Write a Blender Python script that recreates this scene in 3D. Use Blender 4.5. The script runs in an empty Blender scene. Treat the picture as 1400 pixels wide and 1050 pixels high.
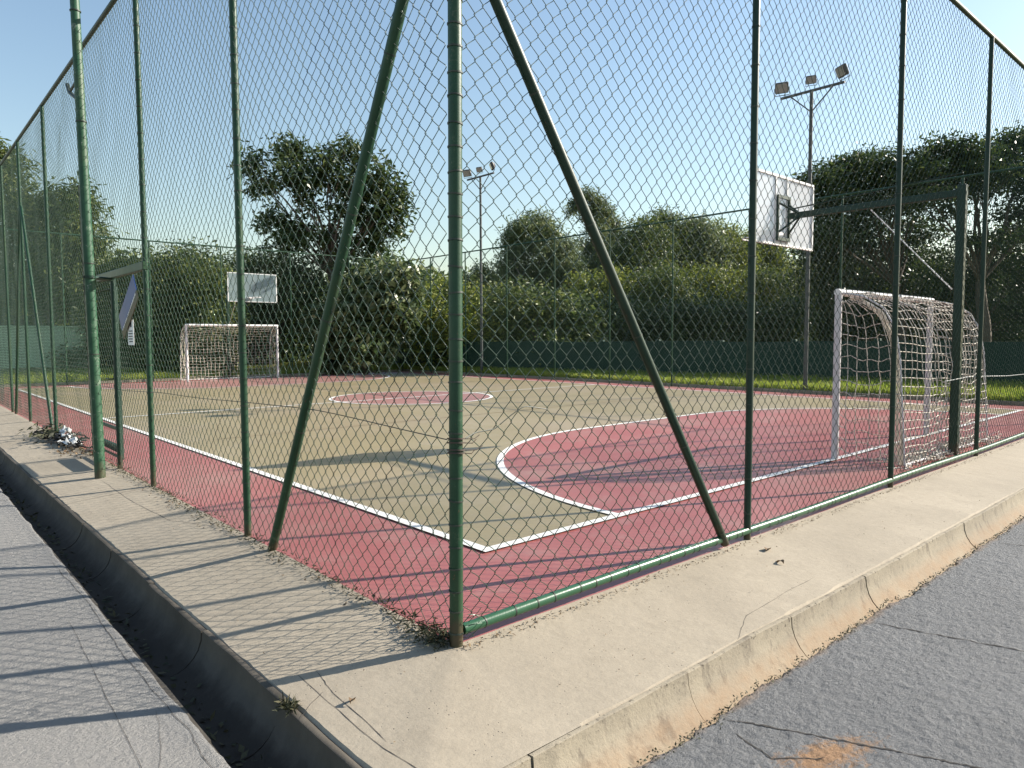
import bpy, math, random
import numpy as np
from mathutils import Vector, Matrix
random.seed(7); rng = np.random.default_rng(7)
R = math.radians
sc = bpy.context.scene
COL = sc.collection

# ------------------------------------------------------------------ camera, sky, sun, exposure
CAM = np.array([-2.0536, -2.7240, 1.5001]); YAW, PITCH, ROLL, F = R(41.72), R(-3.654), R(-0.257), 969.3
_f = np.array([math.sin(YAW)*math.cos(PITCH), math.cos(YAW)*math.cos(PITCH), math.sin(PITCH)])
_r = np.array([math.cos(YAW), -math.sin(YAW), 0.0]); _u = np.cross(_r, _f)
_r2 = _r*math.cos(ROLL)+_u*math.sin(ROLL); _u2 = -_r*math.sin(ROLL)+_u*math.cos(ROLL)
cd = bpy.data.cameras.new('camera'); cam = bpy.data.objects.new('camera', cd); COL.objects.link(cam)
cd.sensor_width = 36; cd.lens = F/1400*36; cd.clip_start = 0.05; cd.clip_end = 2000
M = Matrix([[*(_r2[i] for i in range(3))], [*(_u2[i] for i in range(3))], [*(-_f[i] for i in range(3))]]).transposed()
cam.matrix_world = Matrix.Translation(CAM) @ M.to_4x4()
sc.camera = cam

SUN_AZ, SUN_EL = R(114.2), R(29.0)
w = bpy.data.worlds.new("World"); sc.world = w; w.use_nodes = True
nt = w.node_tree; nt.nodes.clear()
sky = nt.nodes.new('ShaderNodeTexSky'); sky.sky_type = 'NISHITA'; sky.sun_disc = False
sky.sun_elevation = SUN_EL; sky.sun_rotation = SUN_AZ; sky.air_density = 1.4; sky.dust_density = 0.7; sky.ozone_density = 1.7
bg = nt.nodes.new('ShaderNodeBackground'); bg.inputs[1].default_value = 0.084
wo = nt.nodes.new('ShaderNodeOutputWorld')
nt.links.new(sky.outputs[0], bg.inputs[0]); nt.links.new(bg.outputs[0], wo.inputs[0])
sl = bpy.data.lights.new('sun', 'SUN'); sl.energy = 5.0; sl.angle = R(0.5); sl.color = (1.0, 0.93, 0.82)
so = bpy.data.objects.new('sun', sl); COL.objects.link(so)
sd = Vector((math.sin(SUN_AZ)*math.cos(SUN_EL), math.cos(SUN_AZ)*math.cos(SUN_EL), math.sin(SUN_EL)))
so.rotation_euler = sd.to_track_quat('Z', 'Y').to_euler(); so.location = (20, -10, 20)
sc.view_settings.view_transform = 'Standard'; sc.view_settings.look = 'None'
sc.view_settings.gamma = 1; sc.view_settings.exposure = 1.17; sc.view_settings.use_curve_mapping = False

def at(u, v, d):
    """a world point at forward distance d seen near photograph pixel (u, v): used to measure where far trees stand"""
    return CAM + d*(_f + (u-700)/F*_r2 - (v-525)/F*_u2)

# ------------------------------------------------------------------ materials
def srgb(r, g, b):
    f = lambda c: ((c/255+0.055)/1.055)**2.4 if c/255 > 0.04045 else c/255/12.92
    return (f(r), f(g), f(b))
class NB:
    def __init__(s, name):
        s.m = bpy.data.materials.new(name); s.m.use_nodes = True; s.t = s.m.node_tree; s.t.nodes.clear()
        s.o = s.n('ShaderNodeOutputMaterial'); s.p = s.n('ShaderNodeBsdfPrincipled'); s.l(s.p.outputs[0], s.o.inputs[0])
        s.co = s.n('ShaderNodeTexCoord').outputs['Object']
    def n(s, k, **kw):
        x = s.t.nodes.new(k)
        for a, b in kw.items(): setattr(x, a, b)
        return x
    def l(s, a, b): s.t.links.new(a, b)
    def noise(s, scale, detail=4, rough=.55, vec=None, stretch=None):
        v = vec or s.co
        if stretch:
            mp = s.n('ShaderNodeMapping'); mp.inputs['Scale'].default_value = stretch; s.l(v, mp.inputs[0]); v = mp.outputs[0]
        x = s.n('ShaderNodeTexNoise'); x.inputs['Scale'].default_value = scale; x.inputs['Detail'].default_value = detail; x.inputs['Roughness'].default_value = rough
        s.l(v, x.inputs['Vector']); return x.outputs['Fac']
    def ramp(s, fac, stops):
        x = s.n('ShaderNodeValToRGB'); e = x.color_ramp.elements
        while len(e) < len(stops): e.new(.5)
        for q, (p, c) in zip(e, stops):
            q.position = p; q.color = (*c, 1) if len(c) == 3 else c
        s.l(fac, x.inputs[0]); return x.outputs[0]
    def fr(s, fac, a, b, lo=0., hi=1.):
        x = s.n('ShaderNodeMapRange'); x.inputs[1].default_value = a; x.inputs[2].default_value = b; x.inputs[3].default_value = lo; x.inputs[4].default_value = hi
        s.l(fac, x.inputs[0]); return x.outputs[0]
    def mix(s, fac, a, b, mode='MIX'):
        x = s.n('ShaderNodeMix', data_type='RGBA', blend_type=mode)
        for i, v in ((0, fac), (6, a), (7, b)):
            if isinstance(v, (int, float)): x.inputs[i].default_value = v
            elif isinstance(v, tuple): x.inputs[i].default_value = (*v, 1)
            else: s.l(v, x.inputs[i])
        return x.outputs[2]
    def bump(s, h, strength=.3, dist=.01):
        x = s.n('ShaderNodeBump'); x.inputs['Strength'].default_value = strength; x.inputs['Distance'].default_value = dist
        s.l(h, x.inputs['Height']); s.l(x.outputs[0], s.p.inputs['Normal']); return x
    def math(s, op, a, b):
        x = s.n('ShaderNodeMath', operation=op)
        for i, v in ((0, a), (1, b)):
            if isinstance(v, (int, float)): x.inputs[i].default_value = v
            else: s.l(v, x.inputs[i])
        return x.outputs[0]
    def base(s, c):
        if isinstance(c, tuple): s.p.inputs['Base Color'].default_value = (*c, 1)
        else: s.l(c, s.p.inputs['Base Color'])
    def set(s, rough=.6, metal=0., spec=.5):
        s.p.inputs['Roughness'].default_value = rough; s.p.inputs['Metallic'].default_value = metal; s.p.inputs['Specular IOR Level'].default_value = spec
        return s
    def seplin(s):
        x = s.n('ShaderNodeSeparateXYZ'); s.l(s.co, x.inputs[0]); return x.outputs

def mat_concrete(name, c1, c2, stain=(.2, .17, .13), pit=.85):
    b = NB(name); big = b.noise(.9, 5, .6); fine = b.noise(24, 6, .7); mid = b.noise(5, 5, .65)
    c = b.mix(b.fr(big, .35, .65), c1, c2)
    c = b.mix(b.fr(mid, .53, .78, 0, .5), c, stain)
    c = b.mix(b.fr(fine, .3, .72, .0, .30), c, tuple(x*.5 for x in c1)); c = b.mix(b.fr(b.noise(90, 3, .8), .5, .72, 0, .35), c, tuple(x*.45 for x in c1))
    st = b.noise(3.2, 6, .7, stretch=(1, .16, 1)); c = b.mix(b.fr(st, .55, .8, 0, .3), c, tuple(x*.6 for x in c1))
    v = b.n('ShaderNodeTexVoronoi'); v.inputs['Scale'].default_value = 34; b.l(b.co, v.inputs['Vector'])
    sel = b.fr(b.noise(7, 4), .50, .62); dot = b.math('MULTIPLY', b.fr(v.outputs['Distance'], .07, .14, 1, 0), sel)
    c = b.mix(b.math('MULTIPLY', dot, pit), c, (.05, .045, .04))
    b.base(c); b.set(.9, 0, .25)
    h = b.math('ADD', fine, b.math('MULTIPLY', mid, 1.4)); h = b.math('SUBTRACT', h, dot); b.bump(h, .45, .006)
    return b.m
def mat_paint(name, c1, c2, rough=.45, wear=None, scale=6, wearlo=.62, weardir=None, foot=0):
    b = NB(name); n1 = b.noise(scale, 5, .65, stretch=weardir); n2 = b.noise(scale*9, 4, .7)
    c = b.mix(b.fr(n1, .3, .7), c1, c2)
    if wear: c = b.mix(b.fr(b.math('ADD', b.math('MULTIPLY', n1, .6), b.math('MULTIPLY', n2, .4)), wearlo, wearlo+.07), c, wear)
    if foot:
        z = b.seplin()[2]; olive = b.noise(2.3, 4, .6, stretch=(1, 1, .35)); c = b.mix(b.fr(olive, .5, .72, 0, .75), c, tuple(q*k for q, k in zip(c2, (2.6, 1.05, .9))))
        c = b.mix(b.fr(b.math('ADD', z, b.math('MULTIPLY', n1, .5)), .42, .26, 0, .7), c, (.075, .045, .028))
        c = b.mix(b.fr(b.noise(26, 5, .75, stretch=(1, 1, .5)), .64, .70, 0, .8), c, (.10, .055, .03))
    b.base(c); b.set(rough, 0, .35); b.bump(b.math('ADD', n2, n1), .25, .003); return b.m
M_sidewalk = mat_concrete('sidewalk concrete', (0.371, 0.32, 0.249), (0.308, 0.265, 0.205), (0.245, 0.209, 0.158))
def mat_gutter():
    b = NB('gutter concrete'); z = b.seplin()[2]; big = b.noise(2.2, 5, .65); mid = b.noise(9, 6, .7); fine = b.noise(60, 4, .7)
    c = b.mix(b.fr(big, .35, .68), (0.316, 0.273, 0.205), (0.237, 0.205, 0.158))
    c = b.mix(b.fr(mid, .55, .75, 0, .6), c, (.16, .14, .11))
    drip = b.noise(9, 5, .75, stretch=(1, 1, .25)); c = b.mix(b.fr(drip, .55, .68, 0, .75), c, (.12, .10, .08))
    sp = b.noise(38, 4, .7); c = b.mix(b.math('MULTIPLY', b.fr(sp, .58, .66, 0, .9), b.fr(b.math('ADD', z, b.math('MULTIPLY', big, .12)), -.06, -.02, .25, 1)), c, (.04, .035, .028))
    soil = b.math('MULTIPLY', b.fr(z, -.155, -.215, 0, 1), b.fr(mid, .3, .6, .25, 1)); c = b.mix(b.math('MULTIPLY', soil, .5), c, (0.3, 0.198, 0.118))
    b.base(c); b.set(.92, 0, .2); b.bump(b.math('ADD', mid, b.math('MULTIPLY', fine, .5)), .6, .008); return b.m
M_gutter = mat_gutter()
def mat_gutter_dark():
    b = NB('shaded dirty gutter concrete'); big = b.noise(2.2, 5, .65); mid = b.noise(9, 6, .7); z = b.seplin()[2]  # shade inside the channel put into the colour, with dirt stain at the bottom
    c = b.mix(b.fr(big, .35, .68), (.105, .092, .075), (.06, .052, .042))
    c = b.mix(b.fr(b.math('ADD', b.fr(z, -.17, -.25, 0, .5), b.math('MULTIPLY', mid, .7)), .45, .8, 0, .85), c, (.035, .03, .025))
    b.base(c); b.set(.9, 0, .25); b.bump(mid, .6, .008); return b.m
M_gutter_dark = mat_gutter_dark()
def mat_asphalt():
    b = NB('worn asphalt'); big = b.noise(.7, 5, .6); mid = b.noise(7, 6, .7); fine = b.noise(55, 5, .75); x, y, z = b.seplin()
    lump = b.noise(26, 6, .72, stretch=(1, 1.5, 1))
    c = b.mix(b.fr(big, .3, .7), (.190, .193, .198), (.240, .243, .248))
    c = b.mix(b.fr(fine, .5, .72, 0, .55), c, (.10, .10, .10))
    c = b.mix(b.fr(mid, .56, .8, 0, .5), c, (.13, .128, .125))
    # the left lane carries a paler cement slurry
    left = b.fr(b.math('ADD', x, b.math('MULTIPLY', big, .5)), -.55, -1.0)
    c = b.mix(b.math('MULTIPLY', left, .75), c, (.255, .241, .222))
    # red soil tracked onto the right lane
    dx = b.math('SUBTRACT', x, .66); dy = b.math('SUBTRACT', y, -1.545)
    ax = b.math('ADD', b.math('MULTIPLY', dx, .72), b.math('MULTIPLY', dy, -.35)); ay = b.math('ADD', b.math('MULTIPLY', dx, .7), b.math('MULTIPLY', dy, 1.9))
    rr = b.math('SQRT', b.math('ADD', b.math('MULTIPLY', ax, ax), b.math('MULTIPLY', ay, ay)), 0)
    rr = b.math('ADD', rr, b.math('MULTIPLY', b.math('SUBTRACT', lump, .5), .55)); rr = b.math('ADD', rr, b.math('MULTIPLY', b.math('SUBTRACT', mid, .5), .3))
    c = b.mix(b.fr(rr, .08, .21, .9, 0), c, (0.395, 0.229, 0.118))
    # soil along the gutter
    ed = b.fr(b.math('ADD', y, b.math('MULTIPLY', mid, .12)), -1.05, -.98, 0, .75); ed = b.math('MULTIPLY', ed, b.fr(x, -.9, -.6))
    c = b.mix(ed, c, (0.316, 0.198, 0.111))
    b.base(c); b.set(.85, 0, .3)
    h = b.math('ADD', b.math('MULTIPLY', lump, 1.0), b.math('MULTIPLY', fine, .35))
    h = b.math('MULTIPLY', h, b.fr(left, 0, 1, 1, .4)); b.bump(h, 1.0, .05); return b.m
M_asphalt = mat_asphalt()
def mat_court(name, c1, c2, sc_=.8):
    b = NB(name); big = b.noise(sc_, 5, .6); fine = b.noise(90, 3, .7); st = b.noise(5, 6, .7, stretch=(.25, 1, 1)); scuff = b.noise(1.7, 6, .75)
    c = b.mix(b.fr(big, .3, .7), c1, c2); c = b.mix(b.fr(st, .52, .76, 0, .22), c, tuple(x*.7 for x in c1))
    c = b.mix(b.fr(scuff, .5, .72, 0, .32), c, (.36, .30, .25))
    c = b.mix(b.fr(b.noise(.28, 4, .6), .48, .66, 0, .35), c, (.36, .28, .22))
    c = b.mix(b.fr(b.noise(14, 6, .8, stretch=(.3, 1, 1)), .62, .72, 0, .35), c, tuple(x*.5 for x in c1))
    c = b.mix(b.fr(fine, .4, .7, 0, .15), c, tuple(x*.6 for x in c1))
    b.base(c); b.set(.42, 0, .5); b.bump(fine, .12, .002); return b.m
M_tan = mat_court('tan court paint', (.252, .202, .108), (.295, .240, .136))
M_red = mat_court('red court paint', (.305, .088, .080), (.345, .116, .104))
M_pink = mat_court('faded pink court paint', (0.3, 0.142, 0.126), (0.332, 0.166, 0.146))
def mat_line():
    b = NB('worn white line paint'); n = b.noise(40, 5, .75); c = b.mix(b.math('MAXIMUM', b.fr(n, .56, .68, 0, .7), b.fr(b.noise(6, 5, .7), .56, .72, 0, .5)), (0.72, 0.702, 0.666), (0.45, 0.378, 0.324)); b.base(c); b.set(.5); return b.m
M_line = mat_line()
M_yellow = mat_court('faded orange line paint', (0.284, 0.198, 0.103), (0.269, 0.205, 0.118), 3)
M_green = mat_paint('green enamel', (.006, .036, .016), (.012, .055, .026), .45, (.07, .095, .06), 7, .58, foot=1)
M_green_pole = mat_paint('weathered green enamel', (.012, .058, .028), (.03, .088, .046), .5, (0.19, 0.221, 0.182), 8, .57, foot=1)
M_green_dark = mat_paint('dark green enamel', (.004, .022, .013), (.007, .032, .020), .45, (.03, .06, .04), 5, .61, foot=1)
M_rail = mat_paint('green rail enamel', (.02, .075, .038), (.035, .10, .055), .3, (.22, .27, .22), 4, .62)
M_tie = mat_paint('dark binding wire', (.018, .03, .024), (.05, .06, .045), .5, (.16, .08, .04), 20, .66)
M_rust = mat_paint('rusty wire', (.10, .06, .04), (.04, .035, .03), .7)
M_wire = mat_paint('green coated wire', (.010, .034, .022), (.024, .056, .038), .42)
M_white = mat_paint('chipped white enamel', (0.63, 0.612, 0.612), (0.54, 0.513, 0.522), .5, (.32, .26, .24), 12, .59)
M_whitebar = mat_paint('white enamel', (0.72, 0.711, 0.693), (0.666, 0.657, 0.639), .4, (.35, .27, .2), 10, .66)
M_net = mat_paint('white goal net cord', (0.648, 0.594, 0.504), (0.522, 0.468, 0.396), .8)
M_rope = mat_paint('grey rope', (.5, .5, .48), (.4, .4, .38), .8)
M_lampm = mat_paint('dark galvanised pole', (.05, .055, .055), (.085, .09, .09), .5)
M_head = mat_paint('grey lamp casting', (.05, .05, .05), (.09, .09, .085), .5)
M_blue = mat_paint('blue sign enamel', (.018, .055, .21), (.024, .065, .25), .4)
M_paper = mat_paint('white paper', (.80, .79, .76), (.74, .73, .70), .7)
M_ink = mat_paint('black print', (.03, .03, .035), (.05, .05, .055), .7)
M_bark = mat_paint('brown bark', (.075, .055, .04), (.13, .105, .08), .9, None, 9)
M_barkpale = mat_paint('pale bark', (.25, .22, .18), (.34, .30, .25), .9, None, 9)
M_darkwall = mat_paint('dark green wall paint', (.006, .030, .020), (.009, .040, .026), .7, None, 1.2)
M_palewall = mat_paint('pale green wall paint', (.50, .68, .46), (.43, .60, .40), .75, None, 1.0)
M_crack = mat_paint('dark crack filling', (.035, .032, .03), (.06, .052, .045), .95)
M_soil = mat_concrete('bare soil', (.12, .085, .05), (.09, .07, .04), (.07, .05, .03))
M_plastic = mat_paint('white plastic scrap', (0.675, 0.675, 0.657), (0.558, 0.558, 0.54), .35)
M_blackbag = mat_paint('black net scrap', (.015, .015, .015), (.03, .03, .03), .6)
def mat_glass(name, col, alpha, rough=.12):
    b = NB(name); n = b.noise(3, 4); b.base(b.mix(b.fr(n, .3, .7), col, tuple(x*.86 for x in col))); b.set(rough)
    tr = b.n('ShaderNodeBsdfTransparent'); tl = b.n('ShaderNodeBsdfTranslucent'); tl.inputs[0].default_value = (*col, 1)
    m1 = b.n('ShaderNodeMixShader'); m1.inputs[0].default_value = .5; b.l(b.p.outputs[0], m1.inputs[1]); b.l(tl.outputs[0], m1.inputs[2])
    m2 = b.n('ShaderNodeMixShader'); m2.inputs[0].default_value = alpha; b.l(tr.outputs[0], m2.inputs[1]); b.l(m1.outputs[0], m2.inputs[2]); b.l(m2.outputs[0], b.o.inputs[0]); return b.m
M_board = mat_glass('milky acrylic board', (.88, .90, .93), .62)
M_boardfar = mat_glass('clear acrylic board', (.42, .52, .55), .5)
M_lens = mat_paint('lamp glass', (.22, .22, .20), (.30, .30, .27), .08)
def mat_leaf(name, c1, c2, c3, rough=.5, trans=.35):
    b = NB(name); g = b.n('ShaderNodeNewGeometry'); n = b.noise(.55, 3)
    k = b.math('ADD', b.math('MULTIPLY', g.outputs['Random Per Island'], .55), b.math('MULTIPLY', n, .45))
    c = b.ramp(k, [(.2, c1), (.5, c2), (.8, c3)]); b.base(c); b.set(rough, 0, .4)
    tl = b.n('ShaderNodeBsdfTranslucent'); b.l(c, tl.inputs[0]); mx = b.n('ShaderNodeMixShader'); mx.inputs[0].default_value = trans
    b.l(b.p.outputs[0], mx.inputs[1]); b.l(tl.outputs[0], mx.inputs[2]); b.l(mx.outputs[0], b.o.inputs[0]); return b.m
L_dark = mat_leaf('dark glossy leaves', (.020, .040, .012), (.045, .074, .022), (.12, .15, .045), .38)
L_mid = mat_leaf('mid green leaves', (.036, .062, .018), (.080, .118, .030), (.20, .22, .06))
L_light = mat_leaf('yellow green leaves', (.075, .115, .020), (.16, .20, .035), (.32, .33, .065))
L_euc = mat_leaf('grey green leaves', (.07, .10, .045), (.13, .17, .07), (.22, .24, .10))
L_big = mat_leaf('broad shiny leaves', (.045, .075, .025), (.10, .14, .055), (.26, .28, .15), .3)
L_dry = mat_leaf('dry fallen leaves', (.06, .04, .022), (.14, .09, .05), (.26, .19, .11), .8, .1)
L_weed = mat_leaf('dark weeds', (.018, .022, .010), (.04, .045, .02), (.09, .08, .04), .7, .15)
L_grass = mat_leaf('sunlit grass', (.19, .26, .03), (.27, .34, .05), (.40, .40, .10), .6, .4)
L_drygrass = mat_leaf('dry grass', (.20, .17, .06), (.28, .22, .09), (.36, .28, .13), .7, .3)
def mat_lawn():
    b = NB('lawn soil'); c = b.mix(b.fr(b.noise(.6, 5), .35, .65), (.075, .11, .025), (.16, .14, .06)); b.base(c); b.set(.95, 0, .1); b.bump(b.noise(30), .8, .03); return b.m
M_lawn = mat_lawn()

# ------------------------------------------------------------------ mesh helpers
class MB:
    def __init__(s): s.v = []; s.f = []; s.k = 0; s.fm = None
    def add(s, v, f):
        o = s.k; s.v.append(np.asarray(v, float)); s.k += len(v); s.f.extend([tuple(i+o for i in q) for q in f])
    def box(s, c, d, rot=None, bev=0):
        x, y, z = (q/2 for q in d); b = min(bev, x*.9, y*.9, z*.9)
        if b <= 0:
            v = np.array([[i*x, j*y, k*z] for k in (-1, 1) for j in (-1, 1) for i in (-1, 1)])
            f = [(0, 2, 3, 1), (4, 5, 7, 6), (0, 1, 5, 4), (2, 6, 7, 3), (0, 4, 6, 2), (1, 3, 7, 5)]
        else:
            v = []; idx = {}
            for k in (-1, 1):
                for j in (-1, 1):
                    for i in (-1, 1):
                        for a in range(3):
                            p = [i*x, j*y, k*z]
                            for q in range(3):
                                if q != a: p[q] -= (i, j, k)[q]*b
                            idx[(i, j, k, a)] = len(v); v.append(p)
            f = []
            g = lambda i, j, k, a: idx[(i, j, k, a)]
            for s_ in (-1, 1):
                q = [(s_, -1, -1), (s_, 1, -1), (s_, 1, 1), (s_, -1, 1)]; t = [g(*e, 0) for e in q]; f.append(t if s_ > 0 else t[::-1])
                q = [(-1, s_, -1), (1, s_, -1), (1, s_, 1), (-1, s_, 1)]; t = [g(*e, 1) for e in q]; f.append(t[::-1] if s_ > 0 else t)
                q = [(-1, -1, s_), (1, -1, s_), (1, 1, s_), (-1, 1, s_)]; t = [g(*e, 2) for e in q]; f.append(t if s_ > 0 else t[::-1])
            for i in (-1, 1):
                for j in (-1, 1):
                    f.append((g(i, j, -1, 0), g(i, j, 1, 0), g(i, j, 1, 1), g(i, j, -1, 1)))
                    f.append((g(i, -1, j, 0), g(i, 1, j, 0), g(i, 1, j, 2), g(i, -1, j, 2)))
                    f.append((g(-1, i, j, 1), g(1, i, j, 1), g(1, i, j, 2), g(-1, i, j, 2)))
                    for k in (-1, 1): f.append((g(i, j, k, 0), g(i, j, k, 1), g(i, j, k, 2)))
            v = np.array(v)
        if rot is not None: v = v @ np.array(rot).T
        s.add(v+np.asarray(c), f)
    def tube(s, pts, rad, n=8, cap=True):
        pts = np.asarray(pts, float); m = len(pts); rad = np.broadcast_to(np.asarray(rad, float), (m,))
        d = np.gradient(pts, axis=0); d /= np.linalg.norm(d, axis=1)[:, None]+1e-12
        up = np.array([0, 0, 1.]) if abs(d[0, 2]) < .9 else np.array([1., 0, 0])
        v = []; a = np.cross(d[0], up); a /= np.linalg.norm(a); th = np.arange(n)*2*math.pi/n
        for i in range(m):
            a = a-d[i]*(a@d[i]); a /= np.linalg.norm(a)+1e-12; b = np.cross(d[i], a)
            v.append(pts[i]+rad[i]*(np.cos(th)[:, None]*a+np.sin(th)[:, None]*b))
        f = [(i*n+j, i*n+(j+1) % n, (i+1)*n+(j+1) % n, (i+1)*n+j) for i in range(m-1) for j in range(n)]
        if cap: f += [tuple(range(n))[::-1], tuple((m-1)*n+j for j in range(n))]
        s.add(np.concatenate(v), f)
    def ring(s, c, axis, rad, wid, th=.003, n=12):
        axis = np.asarray(axis, float); axis /= np.linalg.norm(axis); c = np.asarray(c, float)
        s.tube([c-axis*wid/2, c+axis*wid/2], rad+th, n)
    def build(s, name, mat, parent=None, smooth=True):
        me = bpy.data.meshes.new(name); V = np.concatenate(s.v) if s.v else np.zeros((0, 3))
        o = link(name, me, parent)
        loc = np.array(parent_world(parent)) if parent else np.zeros(3)
        me.from_pydata((V-loc).tolist(), [], s.f); me.materials.append(mat)
        if smooth: me.shade_smooth(); me.set_sharp_from_angle(angle=R(40))
        me.update(); return o
def parent_world(p):
    l = Vector((0, 0, 0))
    while p: l = l+p.location; p = p.parent
    return l
def link(name, data, parent=None):
    o = bpy.data.objects.new(name, data); COL.objects.link(o)
    if parent: o.parent = parent
    return o
def tag(o, label=None, cat=None, group=None, kind=None):
    for k, v in (('label', label), ('category', cat), ('group', group), ('kind', kind)):
        if v: o[k] = v
    return o
def empty(name, loc, label, cat, group=None):
    o = link(name, None); o.location = loc; o.empty_display_size = .1; return tag(o, label, cat, group)
def raw(name, V, Fa, mat, parent=None, nper=4, smooth=False):
    """fast mesh from an (N,3) array and (M,nper) face array"""
    me = bpy.data.meshes.new(name); V = np.asarray(V, np.float32); Fa = np.asarray(Fa, np.int32)
    if parent: V = V-np.array(parent_world(parent), np.float32)
    me.vertices.add(len(V)); me.vertices.foreach_set('co', V.ravel())
    me.loops.add(Fa.size); me.loops.foreach_set('vertex_index', Fa.ravel())
    me.polygons.add(len(Fa)); me.polygons.foreach_set('loop_start', np.arange(0, Fa.size, nper, dtype=np.int32))
    me.polygons.foreach_set('loop_total', np.full(len(Fa), nper, np.int32))
    if smooth: me.polygons.foreach_set('use_smooth', np.ones(len(Fa), bool))
    me.materials.append(mat); me.update(calc_edges=True); me.validate(); return link(name, me, parent)
def grid_faces(nu, nv):
    i, j = np.meshgrid(np.arange(nu-1), np.arange(nv-1), indexing='ij'); a = (i*nv+j).ravel()
    return np.stack([a, a+nv, a+nv+1, a+1], 1)

# value noise for shaping
_T = np.random.default_rng(3).random((64, 64))
def vn(x, y):
    x = np.asarray(x, float); y = np.asarray(y, float); i = np.floor(x).astype(int); j = np.floor(y).astype(int); fx = x-i; fy = y-j
    fx = fx*fx*(3-2*fx); fy = fy*fy*(3-2*fy); g = lambda a, b: _T[a % 64, b % 64]
    return (g(i, j)*(1-fx)+g(i+1, j)*fx)*(1-fy)+(g(i, j+1)*(1-fx)+g(i+1, j+1)*fx)*fy-.5
def fbm(x, y): return vn(x, y)+.5*vn(2.1*x+7, 2.1*y+3)+.25*vn(4.3*x+1, 4.3*y+9)

# ------------------------------------------------------------------ setting: ground, road, gutters, sidewalk, court
H = 5.14; XF, YF = 16.30, 25.35; A0, B0 = 1.10, 1.095
me = MB(); me.add([(-300, -300, -.6), (300, -300, -.6), (300, 300, -.6), (-300, 300, -.6)], [(0, 1, 2, 3)])
tag(me.build('ground', M_soil), kind='structure')

SX, SY = -.794, -.832                       # sidewalk outer edges
def z_side(x, y): return -.065*np.clip(np.maximum(np.maximum(-np.asarray(x), 0)/.82, np.maximum(-np.asarray(y), 0)/.86), 0, 1.1)
def z_road(x, y):
    x = np.asarray(x, float); y = np.asarray(y, float); d = np.maximum(np.maximum(-1.125-x, 0), np.maximum(-1.06-y, 0))
    t = np.clip((-.35-x)/.8, 0, 1); t = t*t*(3-2*t); return -.162+.045*t+.05*np.minimum(d, 3)
def strip(name, xs, ys, zf, mat, jitter=None, parent=None):
    X, Y = np.meshgrid(xs, ys, indexing='ij')
    if jitter is not None: X, Y = jitter(X, Y)
    Z = zf(X, Y); return raw(name, np.stack([X.ravel(), Y.ravel(), Z.ravel()], 1), grid_faces(len(xs), len(ys)), mat, parent, smooth=True)
def edge_geo(a, b, n, p=2.2): return a+(b-a)*np.linspace(0, 1, n)**p
def build_sidewalk():
    P = []; Fc = []; k = 0
    root = None
    def add(xs, ys, edge):
        X, Y = np.meshgrid(xs, ys, indexing='ij'); X = X.copy(); Y = Y.copy()
        if edge == 'l':
            r = .010*fbm(Y[0]*5, Y[0]*0+2)+.006*vn(Y[0]*23, Y[0]*0); X[0] += r; X[1] += r
        else:
            r = .012*fbm(X[:, 0]*5, X[:, 0]*0+5)+.007*vn(X[:, 0]*23, X[:, 0]*0); Y[:, 0] += r; Y[:, 1] += r
        Z = z_side(X, Y)+.004*fbm(X*1.7, Y*1.7)+.0015*fbm(X*9, Y*9)
        if edge == 'l': Z[0] -= .012
        else: Z[:, 0] -= .012
        nonlocal k
        P.append(np.stack([X.ravel(), Y.ravel(), Z.ravel()], 1)); Fc.append(grid_faces(len(xs), len(ys))+k); k += X.size
        # outer skirt
        e = P[-1].reshape(len(xs), len(ys), 3); e = e[0] if edge == 'l' else e[:, 0]
        lo = e.copy(); lo[:, 2] = -.5; n = len(e); P.append(np.concatenate([e, lo])); i = np.arange(n-1); Fc.append(np.stack([i, i+1, i+n+1, i+n], 1)+k); k += 2*n
    xl = np.concatenate([[SX, SX+.012], np.linspace(SX+.05, .0, 22)]); yl = np.concatenate([np.linspace(SY-.004, 12, 400), np.linspace(12.2, 45, 60)])
    add(xl, yl, 'l')
    xr = np.concatenate([np.linspace(0, 10, 340), np.linspace(10.2, 50, 60)]); yr = np.concatenate([[SY, SY+.012], np.linspace(SY+.05, 0, 22)])
    add(xr, yr, 'r')
    o = raw('sidewalk', np.concatenate(P), np.concatenate(Fc), M_sidewalk, smooth=True); o.data.set_sharp_from_angle(angle=R(35)); return tag(o, kind='structure')
sidewalk = build_sidewalk()

def crack(pts, wd, zf, parent, mat=M_crack, rough=.5, name='crack'):
    pts = np.array(pts, float); L = np.linalg.norm(pts[-1]-pts[0]); n = max(8, int(L*90)); t = np.linspace(0, 1, n); seg = np.linspace(0, 1, len(pts))
    x = np.interp(t, seg, pts[:, 0]); y = np.interp(t, seg, pts[:, 1]); s0 = random.random()*50
    x = x+.02*rough*fbm(t*L*6+s0, t*0); y = y+.02*rough*fbm(t*L*6+s0, t*0+8)
    dx, dy = np.gradient(x), np.gradient(y); q = np.hypot(dx, dy)+1e-9; ww = wd*(.55+.9*np.abs(fbm(t*L*9+s0, t*0+4)))*np.minimum(1, np.minimum(t, 1-t)*12+.15)
    a = np.stack([x-dy/q*ww, y+dx/q*ww], 1); b = np.stack([x+dy/q*ww, y-dx/q*ww], 1)
    V = np.concatenate([np.c_[a, zf(a[:, 0], a[:, 1])], np.c_[b, zf(b[:, 0], b[:, 1])]]); i = np.arange(n-1)
    return raw(name, V, np.stack([i+n, i+n+1, i+1, i], 1), mat, parent)
zs = lambda x, y: z_side(x, y)+.004*fbm(np.asarray(x)*1.7, np.asarray(y)*1.7)+.0015*fbm(np.asarray(x)*9, np.asarray(y)*9)+.0012
crack([(-.67, .36), (-.68, 0), (-.69, -.45), (-.64, -.85)], .0016, zs, sidewalk, rough=.3)
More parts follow.
